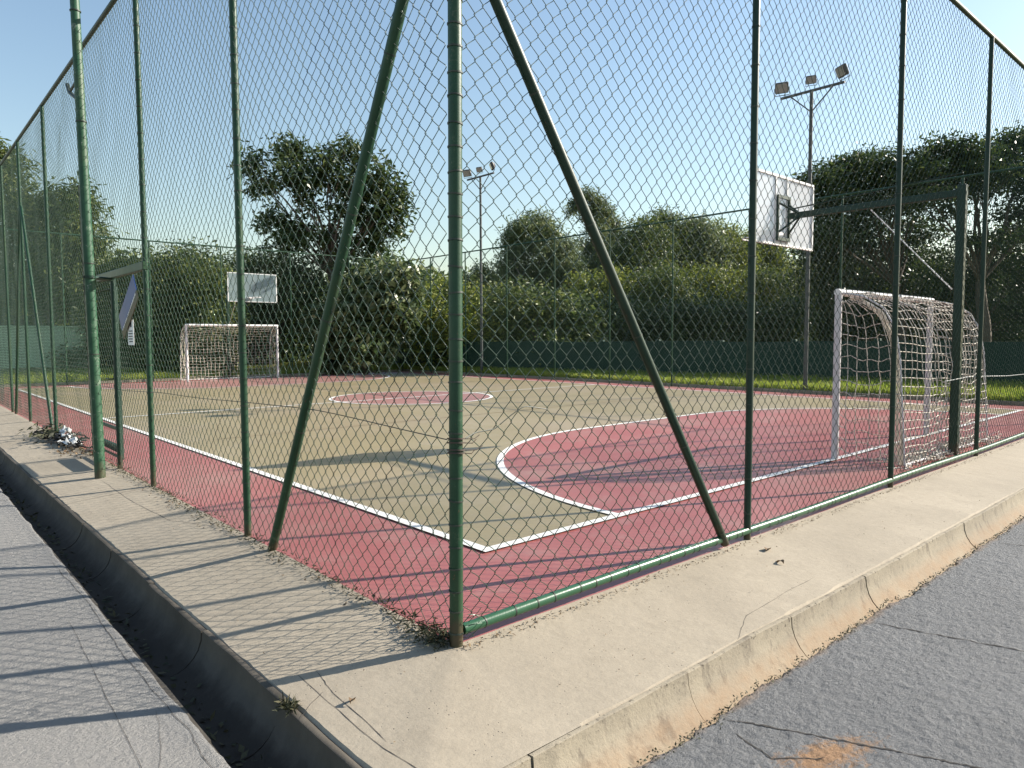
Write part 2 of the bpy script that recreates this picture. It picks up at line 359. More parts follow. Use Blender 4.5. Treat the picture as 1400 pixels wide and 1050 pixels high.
crack([(-.60, .30), (-.63, .05), (-.66, -.42)], .002, zs, sidewalk)
crack([(-.82, -.02), (-.74, .05), (-.66, .10)], .0016, zs, sidewalk)
crack([(-.1, 3.2), (-.28, 3.6), (-.33, 4.6), (-.30, 6.0)], .002, zs, sidewalk)
crack([(-.0, 5.10), (-.4, 5.14), (-.82, 5.12)], .0028, zs, sidewalk, rough=.2)
crack([(1.2, -.83), (1.5, -.70), (2.4, -.66)], .0014, zs, sidewalk)
for yy in (2.3, 7.9, 10.5, 13.2): crack([(-.02, yy), (-.4, yy+.02), (-.82, yy)], .0022, zs, sidewalk, rough=.2)

# gutters: precast half pipes, one metre each
gutter = link('gutter', None); tag(gutter, kind='structure')
def gutter_piece(side, s0, L, mat):
    n = 12; th = np.linspace(0, math.pi, n)
    jz = random.uniform(-.004, .004); jx = random.uniform(-.004, .004); rows = max(2, int(L*6)); m = np.linspace(s0+.004, s0+L-.004, rows)
    if side == 'l':
        ci, ri, zi, zo = -.972+jx, .148, -.066+jz, -.128+jz
        px = ci+ri*np.cos(th); pz = (zi+(zo-zi)*(th/math.pi))-.165*np.sin(th)
    else:
        ci, ri, zi, zo = -1.012+jx, .150, -.066+jz, -.20+jz
        px = ci+ri*np.cos(th); pz = (zi+(zo-zi)*(th/math.pi))-.155*np.sin(th)
    # outer shell so the pipe has thickness
    px = np.concatenate([[ci+ri+.026, ci+ri+.006], px]); pz = np.concatenate([[zi+.002, zi+.003], pz])
    ox = ci+(ri+.028)*np.cos(th[::-1]); oz = (zi+(zo-zi)*(th[::-1]/math.pi))-.2*np.sin(th[::-1])-.002
    cx = np.concatenate([px, ox]); cz = np.concatenate([pz, oz]); K = len(cx); V = []
    for q in m:
        w_ = .006*fbm(q*3+np.arange(K)*.35, np.arange(K)*.2+(0 if side == 'l' else 30))+.004*vn(q*19+np.arange(K)*.15, np.arange(K)*.3)
        V.append(np.stack([cx+w_, np.full(K, q), cz+w_], 1) if side == 'l' else np.stack([np.full(K, q), cx+w_, cz+w_], 1))
    V = np.concatenate(V); f = []
    for a in range(rows-1):
        for k in range(K):
            q = (a*K+k, a*K+(k+1) % K, (a+1)*K+(k+1) % K, (a+1)*K+k); f.append(q if side == 'r' else q[::-1])
    f += [tuple(range(K)), tuple((rows-1)*K+k for k in range(K))]
    b = MB(); b.add(V, f); b.build('gutter_segment', mat, gutter)
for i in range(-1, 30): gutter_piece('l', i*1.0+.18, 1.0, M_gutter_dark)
for i in range(-1, 30): gutter_piece('r', i*1.0-.30, 1.0, M_gutter)
# rims between pipe and sidewalk
def road_jit_l(X, Y):
    X = X.copy(); X[-1] += .012*fbm(Y[-1]*4, Y[-1]*0+11)+.006*vn(Y[-1]*25, Y[-1]*0); return X, Y
def road_jit_r(X, Y):
    Y = Y.copy(); e = .045*fbm(X[:, -1]*3.2, X[:, -1]*0+17)+.022*fbm(X[:, -1]*17, X[:, -1]*0); fall = np.clip(1-(-1.06-Y)/.3, 0, 1); Y += e[:, None]*fall; return X, Y
_rm = lambda x: np.clip((np.asarray(x, float)+1.1)/.5, 0, 1)
zr = lambda x, y: z_road(x, y)+_rm(x)*(.006*fbm(np.asarray(x)*21, np.asarray(y)*26)+.0036*fbm(np.asarray(x)*52+5, np.asarray(y)*60))*np.clip((5-np.asarray(x))/1.0, .15, 1)+.006*fbm(np.asarray(x)*1.3, np.asarray(y)*1.3)+.002*fbm(np.asarray(x)*12, np.asarray(y)*12)
xl = -1.125-np.concatenate([[0], edge_geo(.02, 40, 60)])[::-1]; yl = np.concatenate([np.linspace(-1.06, 8, 200), np.linspace(8.2, 60, 60)])
xr = np.concatenate([-np.linspace(1.15, 41.125, 60)[::-1]**1.0, np.linspace(-1.1, -.3, 40)[:-1], np.arange(-.3, 4.6, .0085), np.linspace(4.62, 9, 200), np.linspace(9.2, 60, 60)]); yr = -1.06-np.concatenate([np.arange(0, 1.5, .0085), 1.5+edge_geo(.015, 40, 60)])[::-1]
def mk_road():
    parts = []; k = 0; Fs = []
    for xs, ys, jit in ((xl, yl, road_jit_l), (xr, yr, road_jit_r)):
        X, Y = np.meshgrid(xs, ys, indexing='ij'); X, Y = jit(X, Y); Z = zr(X, Y)
        if jit is road_jit_l: Z[-1] -= .012
        else: Z[:, -1] -= .02
        parts.append(np.stack([X.ravel(), Y.ravel(), Z.ravel()], 1)); Fs.append(grid_faces(len(xs), len(ys))+k); k += X.size
    return tag(raw('road', np.concatenate(parts), np.concatenate(Fs), M_asphalt, smooth=True), kind='structure')
road = mk_road()
zc = lambda x, y: zr(x, y)+.0022
crack([(.62, -1.10), (.78, -1.48), (.98, -2.05), (1.3, -2.9)], .006, zc, road, name='road_joint', rough=.3)
crack([(2.19, -1.10), (2.30, -1.9), (2.42, -3.0)], .006, zc, road, name='road_joint', rough=.25)
crack([(.55, -1.2), (.48, -1.4), (.62, -1.55)], .004, zc, road)
crack([(4.6, -1.1), (4.7, -2.2)], .006, zc, road, name='road_joint', rough=.25)
crack([(-1.31, 2.0), (-1.34, 1.2), (-1.37, .5), (-1.42, -.4)], .0012, zc, road, rough=.3)
crack([(-1.18, 3.4), (-1.16, 2.4), (-1.19, 1.2), (-1.17, .3), (-1.19, -.3)], .0016, zc, road, rough=.8)
crack([(-1.22, .55), (-1.28, .25), (-1.40, -.1)], .001, zc, road)
crack([(-1.5, 6.1), (-1.13, 6.0)], .004, zc, road, rough=.3)

# court sheets
court = MB(); court.add([(.0, 0, -.03), (XF+.15, 0, -.03), (XF+.15, YF+.1, -.03), (0, YF+.1, -.03)], [(0, 1, 2, 3)])
court_o = tag(court.build('court_slab', M_sidewalk), kind='structure')
def poly(pts, z, name, mat):
    b = MB(); b.add([(x, y, z) for x, y in pts], [tuple(range(len(pts)))]); return b.build(name, mat, court_o, smooth=False)
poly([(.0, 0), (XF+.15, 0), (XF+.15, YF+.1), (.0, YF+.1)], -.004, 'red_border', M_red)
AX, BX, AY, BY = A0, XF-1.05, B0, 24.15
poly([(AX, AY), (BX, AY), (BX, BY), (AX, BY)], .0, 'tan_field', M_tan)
g1, g2 = 6.67, 9.82; RA = 4.12
def area(y0, s, r):
    p = [(g2+r*math.sin(a), y0+s*r*math.cos(a)) for a in np.linspace(math.pi/2, 0, 32)]+[(g1-r*math.sin(a), y0+s*r*math.cos(a)) for a in np.linspace(0, math.pi/2, 32)]
    return p if s > 0 else p[::-1]
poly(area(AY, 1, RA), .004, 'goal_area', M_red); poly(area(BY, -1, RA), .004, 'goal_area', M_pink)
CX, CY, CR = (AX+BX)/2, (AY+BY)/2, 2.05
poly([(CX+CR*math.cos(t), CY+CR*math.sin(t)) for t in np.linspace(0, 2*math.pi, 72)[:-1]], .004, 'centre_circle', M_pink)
def line(pts, wd, z=.008, mat=M_line, closed=False, name='painted_line'):
    pts = np.array(pts, float); d = np.gradient(pts, axis=0)
    if closed: d = np.roll(pts, -1, 0)-np.roll(pts, 1, 0)
    d /= np.linalg.norm(d, axis=1)[:, None]; nrm = np.stack([-d[:, 1], d[:, 0]], 1); a = pts+nrm*wd/2; b = pts-nrm*wd/2; n = len(pts)
    V = np.c_[np.concatenate([a, b]), np.full(2*n, z)]; i = np.arange(n if closed else n-1); j = (i+1) % n
    return raw(name, V, np.stack([i+n, j+n, j, i], 1), mat, court_o)
W8 = .085
line([(AX, AY-W8/2), (AX, BY+W8/2)], W8); line([(BX, AY-W8/2), (BX, BY+W8/2)], W8); line([(AX+W8/2, AY), (BX-W8/2, AY)], W8); line([(AX+W8/2, BY), (BX-W8/2, BY)], W8)
line([(AX+W8/2, CY), (BX-W8/2, CY)], W8, .0085)
line(area(AY, 1, RA), W8, .0095); line(area(BY, -1, RA), W8, .0095)
line([(CX+CR*math.cos(t), CY+CR*math.sin(t)) for t in np.linspace(0, 2*math.pi, 72)[:-1]], W8, .0095, closed=True)
# faded lines of the other games
line([(AX+.6, 8.2), (BX-.6, 8.2)], .035, .0075, M_yellow); line([(AX+.6, 17.0), (BX-.6, 17.0)], .035, .0075, M_yellow)

# kerb and lawn on the two far sides
kb = MB(); kb.box((XF+.19, YF/2, .0), (.10, YF+.7, .16), bev=.01); kb.box((XF/2, YF+.19, .0), (XF+.1, .10, .16), bev=.01)
tag(kb.build('kerb', M_gutter), kind='structure')
def z_lawn(x, y):
    x = np.asarray(x, float); y = np.asarray(y, float); d = np.maximum(np.maximum(x-XF-.25, 0), np.maximum(y-YF-.25, 0))
    m = .28*np.exp(-((x-13.3)**2/6+(y-27.6)**2/2.2)); return .05+.05*np.minimum(d, 6)+.05*fbm(x*.8, y*.8)*np.minimum(d, 1)+m
def lawn():
    P = []; Fs = []; k = 0
    for xs, ys in ((np.linspace(XF+.24, 130, 160), np.linspace(-40, 160, 160)), (np.concatenate([np.linspace(-120, -1.0, 40)[:-1]*0-0 if False else np.linspace(-.95, XF+.24, 50)]), np.linspace(YF+.24, 160, 120))):
        xs = XF+.24+(130-XF)*np.linspace(0, 1, 160)**2.2 if xs[0] > 1 else xs; ys = ys if xs[0] > 1 else YF+.24+130*np.linspace(0, 1, 120)**2.2
        X, Y = np.meshgrid(xs, ys, indexing='ij'); P.append(np.stack([X.ravel(), Y.ravel(), z_lawn(X, Y).ravel()], 1)); Fs.append(grid_faces(len(xs), len(ys))+k); k += X.size
    return tag(raw('lawn', np.concatenate(P), np.concatenate(Fs), M_lawn, smooth=True), kind='structure')
lawn()

# ------------------------------------------------------------------ fences
MW, MH = .106, .110
def mesh_wire(name, o, a, n, L, z0, z1, parent, r=.0018, fine=True, skip=None, seed=0, bulge=.012):
    """chain link: every wire is a zigzag that hooks into its neighbours"""
    o = np.array(o, float); a = np.array(a, float); n = np.array(n, float); nw = int(L/(MW/2)); nn = int((z1-z0)/(MH/2))+1
    rg = np.random.default_rng(seed); V = []; Fs = []; k0 = 0
    i = np.arange(nw)[:, None]; k = np.arange(nn)[None, :]
    # node (j,k): wires j-1 and j meet at s=j*MW/2 where j+k is even
    def nodes(j, k):
        s = j*MW/2+0*k; z = z0+k*MH/2+0*j
        ds = bulge*fbm(s*1.3+seed, z*1.1)+.45*bulge*fbm(s*5+seed, z*5); dz = bulge*fbm(s*1.2+40+seed, z*1.3)+.4*bulge*fbm(s*5+9, z*5+seed); dn = 1.4*bulge*fbm(s*.9+seed, z*.8+20)
        edge = np.minimum(1, np.minimum(z-z0, z1-z)/.15+.1)
        return s+ds*edge, z+dz*edge, dn*edge
    j = np.where((i+k) % 2 == 0, i, i+1); s, z, dn = nodes(j, k)
    side = np.where(j == i, 1., -1.)                   # left extreme or right extreme of this wire
    ov = r*.9
    S = s-side*ov; N = dn
    if fine:
        hk = .0042
        pts = np.stack([np.stack([S, z-hk, N+side*r*1.2], -1), np.stack([S, z+hk, N-side*r*1.2], -1)], 2).reshape(nw, nn*2, 3)
    else: pts = np.stack([S, z, N], -1)
    m = pts.shape[1]; W_ = o+pts[..., 0:1]*a+pts[..., 2:3]*n+pts[..., 1:2]*np.array([0, 0, 1.])
    if skip is not None: keep = ~skip(pts[:, 0, 0])
    else: keep = np.ones(nw, bool)
    W_ = W_[keep]; nw = len(W_)
    d = np.gradient(W_, axis=1); d /= np.linalg.norm(d, axis=2)[..., None]; p1 = np.cross(d, n); p1 /= np.linalg.norm(p1, axis=2)[..., None]; p2 = np.cross(d, p1); q = 3
    th = np.arange(q)*2*math.pi/q; T = W_[:, :, None, :]+r*(np.cos(th)[None, None, :, None]*p1[:, :, None, :]+np.sin(th)[None, None, :, None]*p2[:, :, None, :])
    ii, jj, kk = np.meshgrid(np.arange(nw), np.arange(m-1), np.arange(q), indexing='ij'); b = (ii*m+jj)*q; k1 = (kk+1) % q
    Fa = np.stack([b+kk, b+k1, b+q+k1, b+q+kk], -1).reshape(-1, 4)
    return raw(name, T.reshape(-1, 3), Fa, M_wire, parent, smooth=True)
def post(parent, x, y, r, h, mat, z0=-.08, lean=(0, 0), ties=None, cap=False, name='post'):
    b = MB(); n = 14; b.tube([(x, y, z0), (x+lean[0]*.5, y+lean[1]*.5, h*.5), (x+lean[0], y+lean[1], h)], r, n)
    o = b.build(name, mat, parent)
    if ties is not None:
        t = MB()
        for z in ties:
            q = z/h; t.ring((x+lean[0]*q, y+lean[1]*q, z), (random.uniform(-.1, .1), random.uniform(-.1, .1), 1), r, .0075, .0042)
        tag(t.build('wire_ties', M_tie, o), kind='stuff')
    return o
def tiez(lo, hi, st): return [z+random.uniform(-.012, .012) for z in np.arange(lo, hi, st)]
def brace(parent, p, q, r, mat, ties=5):
    b = MB(); b.tube([p, q], r, 12); o = b.build('brace', mat, parent); t = MB(); p = np.array(p); q = np.array(q)
    for f in np.linspace(.04, .93, ties): t.ring(p+(q-p)*(f+random.uniform(-.02, .02)), q-p, r, .008, .002)
    tag(t.build('wire_ties', M_tie, o), kind='stuff')
    return o
# left street side (plane x = 0)
fl = empty('chain_link_fence', (0, 12.6, 0), 'green chain link fence running from the near corner post along the dark open gutter', 'fence', 'chain link fences round the court')
post(fl, 0, 0, .033, H+.02, M_green, lean=(.02, -.035), ties=tiez(.05, 5.0, .112))
for y, t in ((2.64, .2), (5.15, .26), (7.80, .4), (10.50, None), (13.08, None), (15.43, None), (18.0, None), (20.6, None), (23.1, None)):
    post(fl, 0, y, .027, H, M_green, lean=(0, random.uniform(-.03, .03)), ties=tiez(.2, 5, t) if t else None)
brace(fl, (-.012, 2.16, 0), (0.02, -.03+.04, 3.97), .031, M_green, 6)
brace(fl, (0, 10.82, 0), (0, 13.0, 3.95), .026, M_green, 3); brace(fl, (0, 14.95, 0), (0, 13.15, 3.95), .026, M_green, 3)
b = MB(); b.tube([(0, 0.02, H), (0, YF, H)], .026, 10); b.build('top_rail', M_green_dark, fl)
mesh_wire('wire_mesh', (0, .045, 0), (0, 1, 0), (1, 0, 0), YF-.1, .03, H-.02, fl, r=.0025, seed=1, bulge=.024, skip=lambda s: (s > 6.47) & (s < 7.74) & False)
# tension wire sagging across
def wire(name, pts, r, mat, parent, n=5):
    b = MB(); pts = np.array(pts, float); t = np.linspace(0, len(pts)-1, len(pts)*8); q = np.stack([np.interp(t, np.arange(len(pts)), pts[:, i]) for i in range(3)], 1)
    k = np.array([.25, .5, .25])
    for _ in range(6):
        e = q.copy()
        for i in range(3): e[1:-1, i] = np.convolve(q[:, i], k, 'valid')
        q = e
    b.tube(q, r, n); return b.build(name, mat, parent)
wire('tension_wire', [(-.01, 7.8, .95), (-.01, 6.2, .93), (-.012, 4.77, .99), (-.01, 3.6, 1.0), (-.012, 2.66, 1.03), (-.01, 1.4, 1.06), (-.01, .32, 1.02), (-.045, .0, 1.02)], .0028, M_tie, fl)
# right street side (plane y = 0)
fr = empty('chain_link_fence', (8, 0, 0), 'green chain link fence with a pipe along its foot, along the sunny sidewalk', 'fence', 'chain link fences round the court')
for x, t in ((2.72, .27), (5.45, .3), (8.20, None), (10.9, None), (13.6, None), (16.3, None)):
    post(fr, x, 0, .026, H, M_green_dark, lean=(random.uniform(-.02, .02), 0), ties=tiez(.2, 5, t) if t else None, z0=-.03)
brace(fr, (2.40, -.012, .03), (-.02, .015, 3.62), .030, M_green_dark, 6)
b = MB(); b.tube([(0.02, 0, H), (XF, 0, H)], .026, 10); b.build('top_rail', M_green_dark, fr)
b = MB(); b.tube([(x, .0, .066+.006*math.sin(x*1.3)) for x in np.linspace(.04, XF-.03, 40)], .0285, 14); pr = b.build('bottom_rail', M_rail, fr)
t = MB(); x = .17
while x < 12:
    t.ring((x, 0, .066+.006*math.sin(x*1.3)), (1, random.uniform(-.25, .25), random.uniform(-.1, .1)), .0285, .0075, .0022); x += random.choice([.065, .11, .13, .16, .21])
tag(t.build('wire_ties', M_tie, pr), kind='stuff')
mesh_wire('wire_mesh', (.045, 0, 0), (1, 0, 0), (0, -1, 0), XF-.1, .088, H-.02, fr, r=.0024, seed=5, bulge=.022)
wire('tension_wire', [(.045, -.03, 1.02), (.12, -.012, 1.04), (.24, -.012, 1.045), (.275, -.01, 1.06)], .003, M_tie, fr)
wire('tension_wire', [(.28, -.012, 1.065), (.36, -.012, 1.11), (.45, -.012, 1.15), (.62, -.01, 1.12)], .0026, M_tie, fr)
b = MB()
for z, e in ((1.02, .09), (1.0, .07), (.965, .11), (.95, .06)):
    b.ring((.005, -.008, z), (.1, .1, 1), .042, .007, .003); b.tube([(.03, -.035, z), (.03+e*.6, -.05, z-.004), (.03+e, -.045, z+.012)], .0022, 5)
tag(b.build('wire_tails', M_rust, fr), kind='stuff')
b = MB()
for e in range(7):
    p = np.array([.03+.02*random.random(), -.035, .03+.02*e]); q = p+np.array([random.uniform(-.01, .11), random.uniform(-.05, .0), random.uniform(-.05, .10)]); b.tube([p, (p+q)/2+np.array([0, -.015, .01]), q], .0016, 4)
tag(b.build('wire_tails', M_rail, fr), kind='stuff')
# the two far sides
f3 = empty('chain_link_fence', (XF, 12.6, 0), 'far chain link fence on the right, along the sunlit grass before the dark green wall', 'fence', 'chain link fences round the court')
for y in (2.6, 5.27, 7.84, 10.4, 12.92, 15.52, 18.14, 20.75, 23.24): post(f3, XF, y, .026, H-.05, M_green, z0=-.03)
b = MB(); b.tube([(XF, .0, H-.05), (XF, YF, H-.05)], .026, 8); b.build('top_rail', M_green, f3)
brace(f3, (XF, 23.3, .05), (XF, 25.2, 3.6), .026, M_green, 2)
mesh_wire('wire_mesh', (XF, .05, 0), (0, 1, 0), (1, 0, 0), YF-.1, .05, H-.08, f3, r=.0018, fine=False, seed=9)
f4 = empty('chain_link_fence', (8, YF, 0), 'chain link fence behind the far goal, closing the court at its far end', 'fence', 'chain link fences round the court')
for x in (2.68, 5.4, 7.95, 10.75, 13.45, 16.15): post(f4, x, YF, .026 if x < 16 else .034, H-.05, M_green, z0=-.03)
b = MB(); b.tube([(0, YF, H-.05), (XF, YF, H-.05)], .026, 8); b.build('top_rail', M_green, f4)
brace(f4, (13.9, YF, .05), (16.1, YF, 3.5), .026, M_green, 2)
mesh_wire('wire_mesh', (.05, YF, 0), (1, 0, 0), (0, 1, 0), XF-.1, .05, H-.08, f4, r=.0018, fine=False, seed=12)

# gate
gt = empty('gate', (0, 6.5, 0), 'green tube gate under a flat crossbar beside the thick painted pole', 'gate')
b = MB(); b.tube([(.0, 6.50, -.02), (0, 6.50, 2.22)], .030, 12); b.build('jamb', M_green_dark, gt)
b = MB(); b.box((-.01, 6.13, 2.255), (.05, 2.02, .085), bev=.006); b.build('lintel', M_green, gt)
b = MB(); b.tube([(0.045, 6.58, .10), (.045, 6.58, 2.12), (.045, 7.70, 2.12), (.045, 7.70, .10), (.045, 6.58, .10)], .019, 8); lf = b.build('leaf_frame', M_green_dark, gt)
b = MB(); b.box((.045, 7.14, .20), (.04, 1.08, .085), bev=.004); b.build('kick_rail', M_green_dark, lf)
b = MB(); b.box((.045, 7.14, .44), (.03, 1.08, .035), bev=.004); b.build('cross_rail', M_green_dark, lf)
b = MB(); b.box((.04, 6.62, 1.05), (.05, .06, .12), bev=.008); b.tube([(-.0, 6.62, 1.05), (-.06, 6.62, 1.05), (-.06, 6.72, 1.05)], .008, 6); b.build('latch', M_tie, gt)
# sign and notice
sg = empty('sign', (-.04, 5.72, 1.87), 'blue sign board hanging tilted on the fence by the gate', 'sign')
c = np.array([-.05, 5.66, 1.85]); ax = np.array([0, .835, -.55]); ay = np.array([0, .55, .835]); nx = np.array([-1, 0, 0.])
rot = np.stack([ax, ay, nx], 1)
b = MB(); b.box(c+.055*ay, (.76, .20, .006), rot, .002); b.build('blue_panel', M_blue, sg)
b = MB(); b.box(c-.10*ay, (.76, .11, .006), rot, .002); b.build('green_panel', M_green_dark, sg)
b = MB(); q = -.33
while q < .33:
    ln = random.uniform(.015, .05); b.box(c+ax*(q+ln/2)-.062*ay+nx*.0045, (ln, random.uniform(.012, .022), .002), rot); q += ln+random.uniform(.008, .02)
tag(b.build('lettering', M_paper, sg, smooth=False), kind='stuff')
b = MB()
for e in (-.36, .36): b = MB(); b.tube([c+ax*e+.14*ay, c+ax*e+.17*ay+np.array([.06, 0, .02])], .003, 5); b.build('hanging_wire', M_tie, sg)
pn = empty('notice', (-.03, 5.66, 1.58), 'white paper notice with printed lines tied to the fence below the blue sign', 'notice')
b = MB(); b.box((-.035, 5.66, 1.585), (.003, .235, .27)); b.build('sheet', M_paper, pn, smooth=False)
b = MB()
for k in range(5): b.box((-.0385, 5.66+random.uniform(-.01, .01), 1.60-k*.028), (.002, random.uniform(.13, .19), .010))
b.box((-.0385, 5.64, 1.665), (.002, .05, .05)); tag(b.build('printed_lines', M_ink, pn, smooth=False), kind='stuff')

# ------------------------------------------------------------------ floodlight poles
def flood_head(parent, p, face, up, s):
    face = np.array(face, float); face /= np.linalg.norm(face); sx = np.cross(face, [0, 0, 1.]); sx /= np.linalg.norm(sx); uz = np.cross(sx, face); rot = np.stack([sx, face, uz], 1); p = np.array(p, float)
    b = MB(); b.box(p, (.42*s, .16*s, .34*s), rot, .03*s); b.box(p-face*.11*s, (.22*s, .08*s, .2*s), rot, .02*s); h = b.build('floodlight', M_head, parent)
    b = MB(); b.box(p+face*.082*s, (.36*s, .006, .28*s), rot, 0); b.build('lens', M_lens, h)
    b = MB(); b.tube([p+sx*.23*s, p+sx*.23*s-uz*.24*s, p-sx*.23*s-uz*.24*s, p-sx*.23*s], .014*s, 6); b.build('bracket', M_lampm, h)
def lamp_pole(x, y, label, r, mat, top=7.95, inward=-1, lean=0, zb=0):
    t = empty('floodlight_pole', (x, y, zb), label, 'light pole', 'floodlight poles round the court')
    b = MB(); b.tube([(x, y, zb-.1), (x, y+lean, top)], [r*1.06, r*.82], 16); pl = b.build('pole', mat, t)
    y += lean
    b = MB(); b.box((x, y, top+.03), (.06, 1.72, .06), bev=.006); b.build('crossbar', M_lampm, t)
    for s in (-1, 1):
        b = MB(); b.tube([(x, y, top-.52), (x, y+s*.56, top)], .018, 6); b.build('strut', M_lampm, t)
    for s in (-.84, .0, .84):
        flood_head(t, (x+inward*.05, y+s*.96 if s else y, top+.30+(.0 if s else .0)), (inward*.85, -.35 if s >= 0 else .55, -.45), 1, .82 if s else .6)
    return t, pl
lamp_pole(XF+.28, 6.27, 'dark floodlight pole with three lamps standing behind the near backboard', .055, M_lampm, 7.95, zb=.1)
lamp_pole(XF+.28, 20.06, 'smaller looking floodlight pole with three lamps, beyond the middle of the court', .055, M_lampm, 8.08, zb=.1)
tk, pl = lamp_pole(-.28, 6.15, 'thick weathered green lamp pole planted in the sidewalk in front of the gate', .053, M_green_pole, 7.95, 1, lean=.42, zb=-.03)
pl.data.materials[0] = M_green_pole
b = MB()
for z in (5.1, 3.9, 2.35, 1.35): b = MB(); b.ring((-.28, 6.15+.42*z/7.95, z), (0, 0, 1), .055, .012, .002); b.build('cable_strap', M_tie, tk)
b = MB(); b.tube([(-.28, 6.15, .2), (-.343, 6.13, .3), (-.343, 6.30, 3.2)], .006, 6); b.build('cable', M_tie, tk)
b = MB(); b.tube([(-.30, 6.40, 4.15), (-.31, 6.72, 4.30), (-.31, 6.84, 4.42)], .022, 6); b.tube([(-.30, 6.42, 4.35), (-.31, 6.72, 4.30)], .014, 6); b.build('hook_bracket', M_tie, tk)
b = MB(); b.tube([(-.27, 6.28, 2.20), (-.02, 6.49, 2.20)], .022, 8); b.ring((-.28, 6.265, 2.20), (0, 0, 1), .057, .03, .005); b.build('tie_arm', M_green_dark, tk)
def hoop_board(sgn, y0, mat, polex, label):
    """sgn +1: near the street, arm reaches towards +y"""
    t = empty('basketball_hoop', (polex, y0, 0), label, 'basketball hoop', 'basketball hoops at the two ends')
    b = MB(); b.box((polex, y0, 1.68), (.10, .10, 3.44), bev=.010); b.build('mast', M_green_dark, t)
    yb = y0+sgn*2.38; xc = polex+.05
    b = MB(); b.box((polex, (y0+yb)/2-sgn*.04, 3.30), (.065, abs(yb-y0)-.12, .09), bev=.008); b.build('arm', M_green_dark, t)
    b = MB(); b.tube([(polex, y0+sgn*1.10, 3.24), (polex, y0+sgn*.08, 2.10)], .008, 6); b.build('stay', M_whitebar, t)
    b = MB(); b.tube([(polex, y0+sgn*.0, 3.55), (polex, yb-sgn*.1, 3.40)], .010, 6); b.build('stay', M_green_dark, t)
    b = MB(); b.box((xc, yb, 3.385), (1.74, .016, 1.00)); bo = b.build('board', mat, t, smooth=False)
    for cc, dd_ in [((xc, yb-sgn*.014, z), (1.80, .034, .035)) for z in (2.885, 3.885)]+[((xc+s, yb-sgn*.014, 3.385), (.035, .034, .965)) for s in (-.885, .885)]+[((xc+s, yb-sgn*.02, 3.385), (.028, .024, .965)) for s in (-.29, .05)]:
        b = MB(); b.box(cc, dd_, bev=.003); b.build('frame_bar', M_whitebar, bo)
    m0 = xc-.1
    for s in (-.17, .17): b = MB(); b.box((m0+s, yb-sgn*.05, 3.27), (.035, .03, .62), bev=.003); b.build('mounting_bar', M_green_dark, t)
    for z in (2.96, 3.58): b = MB(); b.box((m0, yb-sgn*.053, z), (.38, .03, .05), bev=.003); b.build('mounting_bar', M_green_dark, t)
    for s in (-1, 1):
        for z in (3.06, 3.48): b = MB(); b.tube([(m0+s*.15, yb-sgn*.06, z), (polex, yb-sgn*.30, 3.30)], .016, 6); b.build('mounting_strut', M_green_dark, t)
    b = MB(); zc_ = 3.02; th = np.linspace(0, 2*math.pi, 26); b.tube([(m0+.225*math.cos(a), yb+sgn*(.36+.225*math.sin(a)), zc_) for a in th], .010, 6)
    b.box((m0, yb+sgn*.07, zc_-.01), (.14, .12, .06), bev=.004); b.build('ring', M_whitebar, t)
    b = MB(); b.box((m0, yb-sgn*.02, 3.0), (.42, .012, .14)); b.build('ring_plate', M_white, t)
    return t
hoop_board(1, .24, M_board, 8.16, 'basketball backboard on a dark green mast beside the near goal, seen from behind')
hoop_board(-1, YF-.12, M_boardfar, 8.12, 'glassy basketball backboard with white frame above the far goal')

